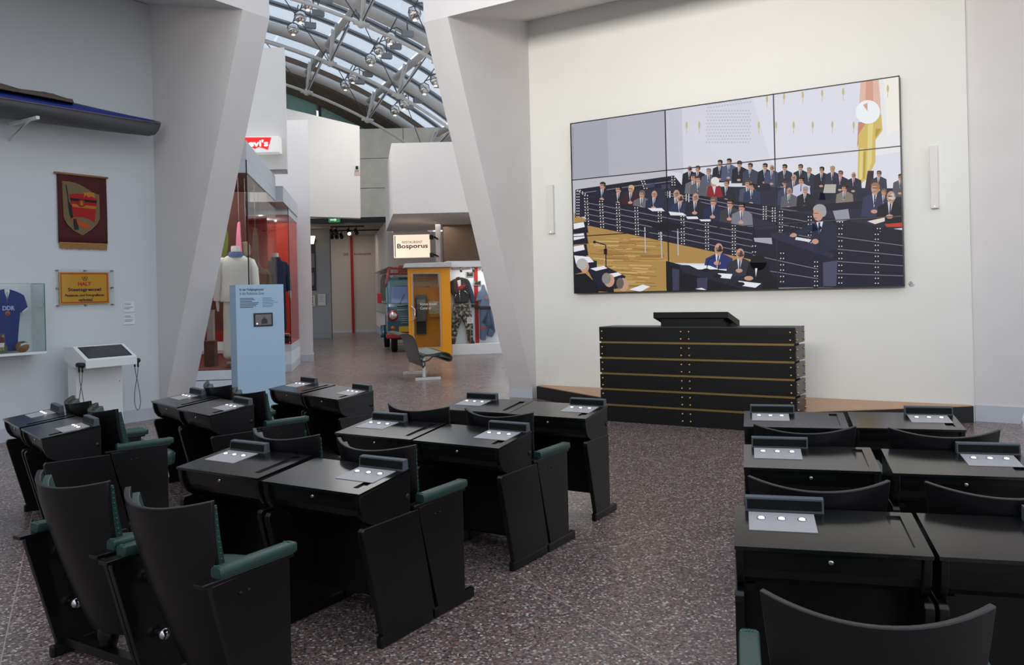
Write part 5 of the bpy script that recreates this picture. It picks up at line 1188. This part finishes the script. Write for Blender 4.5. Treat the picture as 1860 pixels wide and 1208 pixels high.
camo = D.materials.new('camouflage'); camo.use_nodes = True; n = camo.node_tree.nodes; t_ = n.new('ShaderNodeTexCoord'); z_ = n.new('ShaderNodeTexNoise'); r_ = n.new('ShaderNodeValToRGB'); z_.inputs['Scale'].default_value = 14; z_.inputs['Detail'].default_value = 3
r_.color_ramp.interpolation = 'CONSTANT'; r_.color_ramp.elements[0].color = (*srgb('2b2a26'), 1); r_.color_ramp.elements[1].position = .47; r_.color_ramp.elements[1].color = (*srgb('5b554c'), 1); e_ = r_.color_ramp.elements.new(.56); e_.color = (*srgb('a09a90'), 1)
for a_, b_ in ((t_.outputs['Object'], z_.inputs['Vector']), (z_.outputs['Fac'], r_.inputs[0]), (r_.outputs[0], n['Principled BSDF'].inputs['Base Color'])): camo.node_tree.links.new(a_, b_)
n['Principled BSDF'].inputs['Roughness'].default_value = .85
outfit(o1, 'jacket', [(45, 310), (90, 285), (130, 265), (180, 265), (235, 280), (250, 310), (262, 420), (255, 500), (245, 545), (180, 550), (100, 545), (90, 470), (60, 440)], blk)
outfit(o1, 'sleeve', [(235, 275), (262, 310), (300, 420), (325, 545), (278, 552), (262, 470), (245, 380)], nav, .32); outfit(o1, 'sleeve', [(60, 300), (75, 320), (70, 420), (40, 440), (20, 380), (35, 320)], nav, .32)
outfit(o1, 'collar', [(85, 290), (120, 275), (150, 440), (105, 430), (78, 395)], brl, .285, .31, .008); outfit(o1, 'lapel', [(160, 420), (215, 360), (225, 350), (190, 320), (160, 380)], brl, .285, .31, .008)
outfit(o1, 'shirt', [(108, 305), (160, 290), (165, 330), (150, 440), (120, 390)], mat('shirt_pale', 'cfc0b4', .8), .29, .31, .006); outfit(o1, 'scarf', [(125, 375), (160, 355), (205, 345), (215, 365), (175, 390), (140, 410)], mat('scarf_red', '8e1c24', .8), .275, .30, .006)
outfit(o1, 'cap', [(108, 300), (115, 265), (150, 255), (158, 285)], blk, .28, .42, .02)
outfit(o1, 'trousers', [(88, 555), (255, 550), (280, 640), (300, 800), (302, 985), (250, 990), (225, 830), (178, 710), (140, 830), (105, 985), (58, 985), (66, 800), (78, 640)], camo)
outfit(o1, 'boot', [(58, 930), (105, 940), (102, 1008), (60, 1008)], mat('boot_dark', '2c1a18', .5), .26); outfit(o1, 'boot', [(250, 950), (302, 945), (325, 1000), (275, 1006)], mat('boot_dark', '2c1a18', .5), .26)
outfit(o1, 'glove', [(280, 560), (320, 555), (318, 595), (285, 595)], blk, .32, .42, .02)
for pts in ([(200, 410), (245, 445)], [(110, 455), (98, 490)], [(148, 440), (155, 520)]):
    a, c = DP(pts, .29); B(FD).tube([a, c], .006, 5).build('zip', chrome, o1)
outfit(o1, 'knee_patch', [(80, 770), (140, 720), (148, 745), (90, 790)], mat('patch_brown', '3a2622', .8), .283, .31, .006)
o2 = thing('denim_outfit', 'faded blue denim outfit on a mount at the pillar side of the showcase', 'outfit', FD @ Vector((1.25, .4, .6)))
den = mat('denim', '66758c', .85, noise=.25, nscale=20, bump=.2, bscale=80); den2 = mat('denim_dark', '53627c', .85, noise=.25, nscale=20)
outfit(o2, 'denim_top', [(400, 345), (425, 340), (440, 400), (480, 480), (480, 590), (370, 585), (385, 520), (330, 530), (360, 420), (395, 400)], den)
outfit(o2, 'belt', [(370, 585), (490, 580), (495, 615), (370, 612)], mat('belt_dark', '2a241e', .5), .285, .42, .01)
outfit(o2, 'denim_trousers', [(372, 615), (500, 612), (520, 700), (545, 860), (510, 925), (455, 905), (480, 780), (470, 690), (450, 790), (440, 955), (380, 950), (378, 760)], den2)
outfit(o2, 'red_patch', [(378, 822), (428, 805), (430, 822), (380, 836)], red, .283, .31, .004); outfit(o2, 'orange_patch', [(425, 490), (455, 475), (460, 505), (435, 515)], mat('patch_orange', 'a8673e', .8), .283, .31, .004)
outfit(o2, 'glove', [(330, 575), (355, 565), (362, 590), (340, 618), (325, 605)], blk, .33, .44, .01)
for i, (x0, y0, x1, y1) in enumerate(((218, 205, 300, 262), (302, 302, 385, 355))):
    P = DP([(x0, y1), (x1, y0)], .44); t_ = thing('photo_card', ('upper left' if i == 0 else 'lower right')+' of two small black and white photos beside the red stripe of the showcase', 'photo', FD @ Vector((P[0].x, .44, P[0].z)))
    B(FD).box(P[0].x, P[1].x, .42, .4395, P[0].z, P[1].z).build('card', mat('photo_bw', '8b8a88', .6), t_)
    b = B(FD); rr = random.Random(i)
    for k in range(7): xx_ = P[0].x+.03+(P[1].x-P[0].x-.08)*k/6; b.box(xx_, xx_+.03, .417, .42, P[0].z+.02, P[0].z+rr.uniform(.06, .15))
    b.build('print', mat('photo_bw_dark', '2d2c2c', .6), t_)
P = DP([(232, 772), (300, 700)], .2); t_ = thing('text_card', 'white text card standing before the camouflage trousers', 'card', FD @ Vector((P[0].x, .2, P[0].z)))
B(FD).box(P[0].x, P[1].x, .19, .2, P[0].z, P[1].z).build('card', dw, t_)
b = B(FD)
for k in range(4): b.box(P[0].x+.02, P[1].x-.05, .188, .19, P[0].z+.05+.03*k, P[0].z+.058+.03*k)
b.build('print_lines', mat('label_print', '77787c', .7), t_); B(FD).tube([((P[0].x+P[1].x)/2, .196, P[0].z), ((P[0].x+P[1].x)/2, .196, .27)], .006, 5).build('post', steel, t_)
b = B(FD)
for x in (.28, .62, .88):
    sp = thing('case_spotlight', 'small black spotlight under the showcase fascia'+{.28: ', left of three', .62: ', middle of three', .88: ', beside the red stripe'}[x], 'spotlight', FD @ Vector((x, .2, 2.33)), 0, 'small black spotlights in the showcase')
    B(FD).tube([(x, .2, 2.335), (x+.02, .24, 2.22)], [.025, .035], 8).build('housing', dk, sp)
b.bm.free()
area('showcase_light', FD @ Vector((1.0, .12, 2.32)), FD @ Vector((1.0, .3, 0)), 1.8, .1, 14, (1, .97, .92))

# cabinet on the angled wall
FW = frame(-4.2, 29, math.atan2(8.5, -1.9)+math.pi)   # x runs from the near corner backwards
FW = CAMF @ Matrix.Translation((-6.1, 37.5, 0)) @ Matrix.Rotation(math.atan2(-8.5, 1.9), 4, 'Z')
cb = thing('wall_cabinet', 'flat glass wall cabinet with uniform on the angled back-room wall', 'showcase', FW @ Vector((5.0, -.1, 1.2)))
a, c = onF(FW, 683, 565, -.12), onF(FW, 707, 485, -.12)
B(FW).box(a.x, c.x, -.02, -.003, a.z, c.z).build('back_board', mat('cabinet_back', 'a49c96', .7), cb)
B(FW).box(a.x, c.x, -.16, -.155, a.z, c.z).build('front_pane', MATS['showcase_glass'], cb)
b = B(FW); b.box(a.x, c.x, -.16, -.003, a.z-.02, a.z).box(a.x, c.x, -.16, -.003, c.z, c.z+.02); b.build('shelf', steel, cb)
un = thing('uniform_coat', 'dark uniform coat hanging in the wall cabinet of the back room', 'coat', FW @ Vector(((a.x+c.x)/2, -.08, a.z+.3)))
P = [onF(FW, x, y, -.13) for x, y in ((694, 500), (696.5, 499), (699, 506), (701, 545), (690, 546), (691, 508))]
B(FW).hexa(P, [p+Vector((0, .1, 0)) for p in P]).build('cloth', mat('coat_dark', '17191a', .8), un, bevel=.02)
cp = thing('peaked_hat', 'dark peaked uniform hat above the coat in the wall cabinet', 'cap', FW @ Vector((a.x+.3, -.08, c.z-.2)))
P = [onF(FW, x, y, -.14) for x, y in ((689.5, 497), (699, 494), (697, 490), (693.5, 488), (691, 493))]
B(FW).hexa(P, [p+Vector((0, .11, 0)) for p in P]).build('crown', mat('coat_dark', '17191a', .8), cp, bevel=.01)
P = [onF(FW, x, y, -.15) for x, y in ((689, 498.5), (694, 497), (694, 496), (689, 496.8))]
B(FW).hexa(P, [p+Vector((0, .05, 0)) for p in P]).build('peak', dk, cp)
# ------------------------------------------------------------------ arched glass roof over the passage
RF = CAMF @ Matrix.Rotation(.417, 4, 'Z'); RR, LC, ZC = 16.8, .671, -6.341
def rp_(s, ph, dr=0): return Vector((LC+(RR+dr)*math.sin(ph), s, ZC+(RR+dr)*math.cos(ph)))
rf = thing('glass_roof', 'arched glass roof on grey steel arches and trusses over the passage', 'roof', RF @ Vector((LC, 27, 8)))
stl_ = mat('roof_steel', 'c4c0bc', .45); bar_m = mat('glazing_bar', '55585d', .5); bar_l = mat('glazing_bar_pale', '93959a', .45)
S = [19.3, 23.0, 27.08, 30.66]; PH = [-.41, -.27, -.127, .016, .159, .302, .445, .60]
for s in S: B(RF).tube([rp_(s, -.45+1.06*i/40) for i in range(41)], .165, 12).build('arch', stl_, rf)
for ph in PH: B(RF).tube([rp_(18, ph, .02), rp_(31.0, ph, .02)], .105, 10).build('purlin', stl_, rf)
roofglass = glass_mat('roof_glass', (.84, .875, .91), .3)
for si in range(3):
    n_ = 3; s0, s1 = S[si], S[si+1]
    for k in range(n_):
        a, c = s0+(s1-s0)*k/n_, s0+(s1-s0)*(k+1)/n_
        for p0_, p1_ in zip(PH, PH[1:]):
            b = B(RF); b.hexa([rp_(a+.09, p0_+.003, .30), rp_(c-.09, p0_+.003, .30), rp_(c-.09, p1_-.003, .30), rp_(a+.09, p1_-.003, .30)], [rp_(a+.09, p0_+.003, .32), rp_(c-.09, p0_+.003, .32), rp_(c-.09, p1_-.003, .32), rp_(a+.09, p1_-.003, .32)])
            b.build('pane', roofglass, rf)
        for d_, w_, m_ in ((0, .03, bar_m), (-.13, .018, bar_l), (.13, .018, bar_l)):
            b = B(RF); N = 24
            b.loft([[rp_(a+d_-w_, ph, .24), rp_(a+d_+w_, ph, .24), rp_(a+d_+w_, ph, .295), rp_(a+d_-w_, ph, .295)] for ph in [-.41+1.01*i/N for i in range(N+1)]])
            b.build('glazing_bar', m_, rf)
    # lower chord, V struts and ties at mid bay
    sm = (s0+s1)/2
    B(RF).tube([rp_(sm, -.41+1.01*i/40, -1.15) for i in range(41)], .05, 8).build('lower_chord', stl_, rf)
    for ph in PH[1:]:
        nd = rp_(sm, ph, -1.15)
        b = B(RF); b.ball(nd, .12, 10, 6); b.tube([nd+Vector((-.2, 0, .03)), nd+Vector((.2, 0, -.03))], .07, 8); b.build('node', stl_, rf)
        b = B(RF)
        for ds, dp in ((-.45, .018), (.45, -.018), (-.1, -.02), (.1, .02)): b.tube([nd, rp_(sm+ds, ph+dp*.5, 0)], .045 if abs(ds) > .2 else .03, 7)
        b.build('strut', stl_, rf)
        b = B(RF); b.tube([nd, rp_(s0, ph, -.12)], .018, 5).tube([nd, rp_(s1, ph, -.12)], .018, 5)
        b.tube([nd, rp_(s0, ph-.14, -.12)], .014, 5); b.build('tie_rod', bar_m, rf)
# springing beam, eaves and gable beyond the last arch
B(RF).tube([rp_(18, .625, -.1), rp_(31, .625, -.1)], .2, 10).build('edge_beam', stl_, rf)
b = B(RF); b.loft([[rp_(30.58, ph, .34), rp_(32.6, ph, .3), rp_(32.6, ph, -.6), rp_(30.75, ph, -.22)] for ph in [-.45+1.08*i/24 for i in range(25)]]); b.build('eaves', mat('eaves_dark', '6a5d52', .7), rf)
gg = mat('gable_green', '7fa79d', .15, spec=.7)
for i in range(8):
    p0_, p1_ = -.4+.126*i, -.4+.126*(i+1)
    b = B(RF); a0, a1 = rp_(32.2, p0_+.004, -.5), rp_(32.2, p1_-.004, -.5)
    b.hexa([a0, a1, Vector((a1.x, 32.2, 5.2)), Vector((a0.x, 32.2, 5.2))], [p+Vector((0, .04, 0)) for p in (a0, a1, Vector((a1.x, 32.2, 5.2)), Vector((a0.x, 32.2, 5.2)))])
    b.build('gable_pane', gg, rf)
    B(RF).tube([Vector((a0.x, 32.15, 5.2)), a0], .05, 6).build('gable_post', bar_m, rf)
# mirrored ball lamps under the glazing bars
def hit(x, y, dr):
    I = RF.inverted(); o_ = I @ Vector((0, 0, EYE)); d_ = I.to_3x3() @ (CAMF.to_3x3() @ (px(x, y, 1)-Vector((0, 0, EYE))))
    ox, oz = o_.x-LC, o_.z-ZC; a = d_.x**2+d_.z**2; b_ = ox*d_.x+oz*d_.z; c_ = ox*ox+oz*oz-(RR+dr)**2
    t_ = (-b_+math.sqrt(b_*b_-a*c_))/a
    return o_+d_*t_
mir_m = mat('mirror_ball', 'cfcac6', .06, metal=1); bal = mat('ballast_grey', '8d9094', .5)
place = ['topmost at the left', 'second from top at the left', 'third from top at the left', 'alone at top right', 'upper of the middle three', 'second of the middle three', 'lowest of the middle three', 'low middle, upper one', 'low middle, just above dark eaves', 'low right, upper one', 'low right, above the bulkhead', 'by the right pillar, lower one', 'by the right pillar, half hidden']
for i, (zx, zy) in enumerate([(384, 30), (327, 133), (270, 228), (1222, 108), (1030, 297), (945, 393), (877, 468), (737, 610), (678, 668), (1138, 817), (1066, 867), (1297, 697), (1385, 630)]):
    c = hit(470+zx/4.313, zy/4.313, -.55); phx = math.atan2(c.x-LC, c.z-ZC); topz = rp_(c.y, phx, .2)
    lm = thing('ball_lamp', 'mirrored ball lamp under the glass roof, '+place[i], 'lamp', RF @ c, 0, 'mirrored ball lamps under the glass roof')
    B(RF).ball(c, .165, 18, 12).build('ball', mir_m, lm)
    B(RF).disc(c+Vector((0, 0, -.162)), (0, 0, -1), .055, .02, 12).build('lamp_mouth', mat('lamp_mouth', 'f4e6d6', .4, emit=1.2), lm)
    b = B(RF); b.tube([c+Vector((-.17, 0, 0)), c+Vector((-.14, 0, .14)), c+Vector((0, 0, .2)), c+Vector((.14, 0, .14)), c+Vector((.17, 0, 0))], .014, 5).tube([c+Vector((0, 0, .2)), topz], .018, 5); b.tube([c+Vector((.02, 0, .25)), c+Vector((.2, .02, .32)), c+Vector((.42, 0, .2))], .016, 5); b.build('hanger', bar_m, lm)
    B(RF).box(c.x+.34, c.x+.66, c.y-.08, c.y+.08, c.z+.08, c.z+.24).build('ballast', bal, lm)
    B(RF).tube([c+Vector((.5, 0, .24)), Vector((c.x+.5, c.y, rp_(c.y, math.atan2(c.x+.5-LC, topz.z-ZC), .2).z))], .018, 5).build('ballast_rod', bar_m, lm)
# roof things reported in place
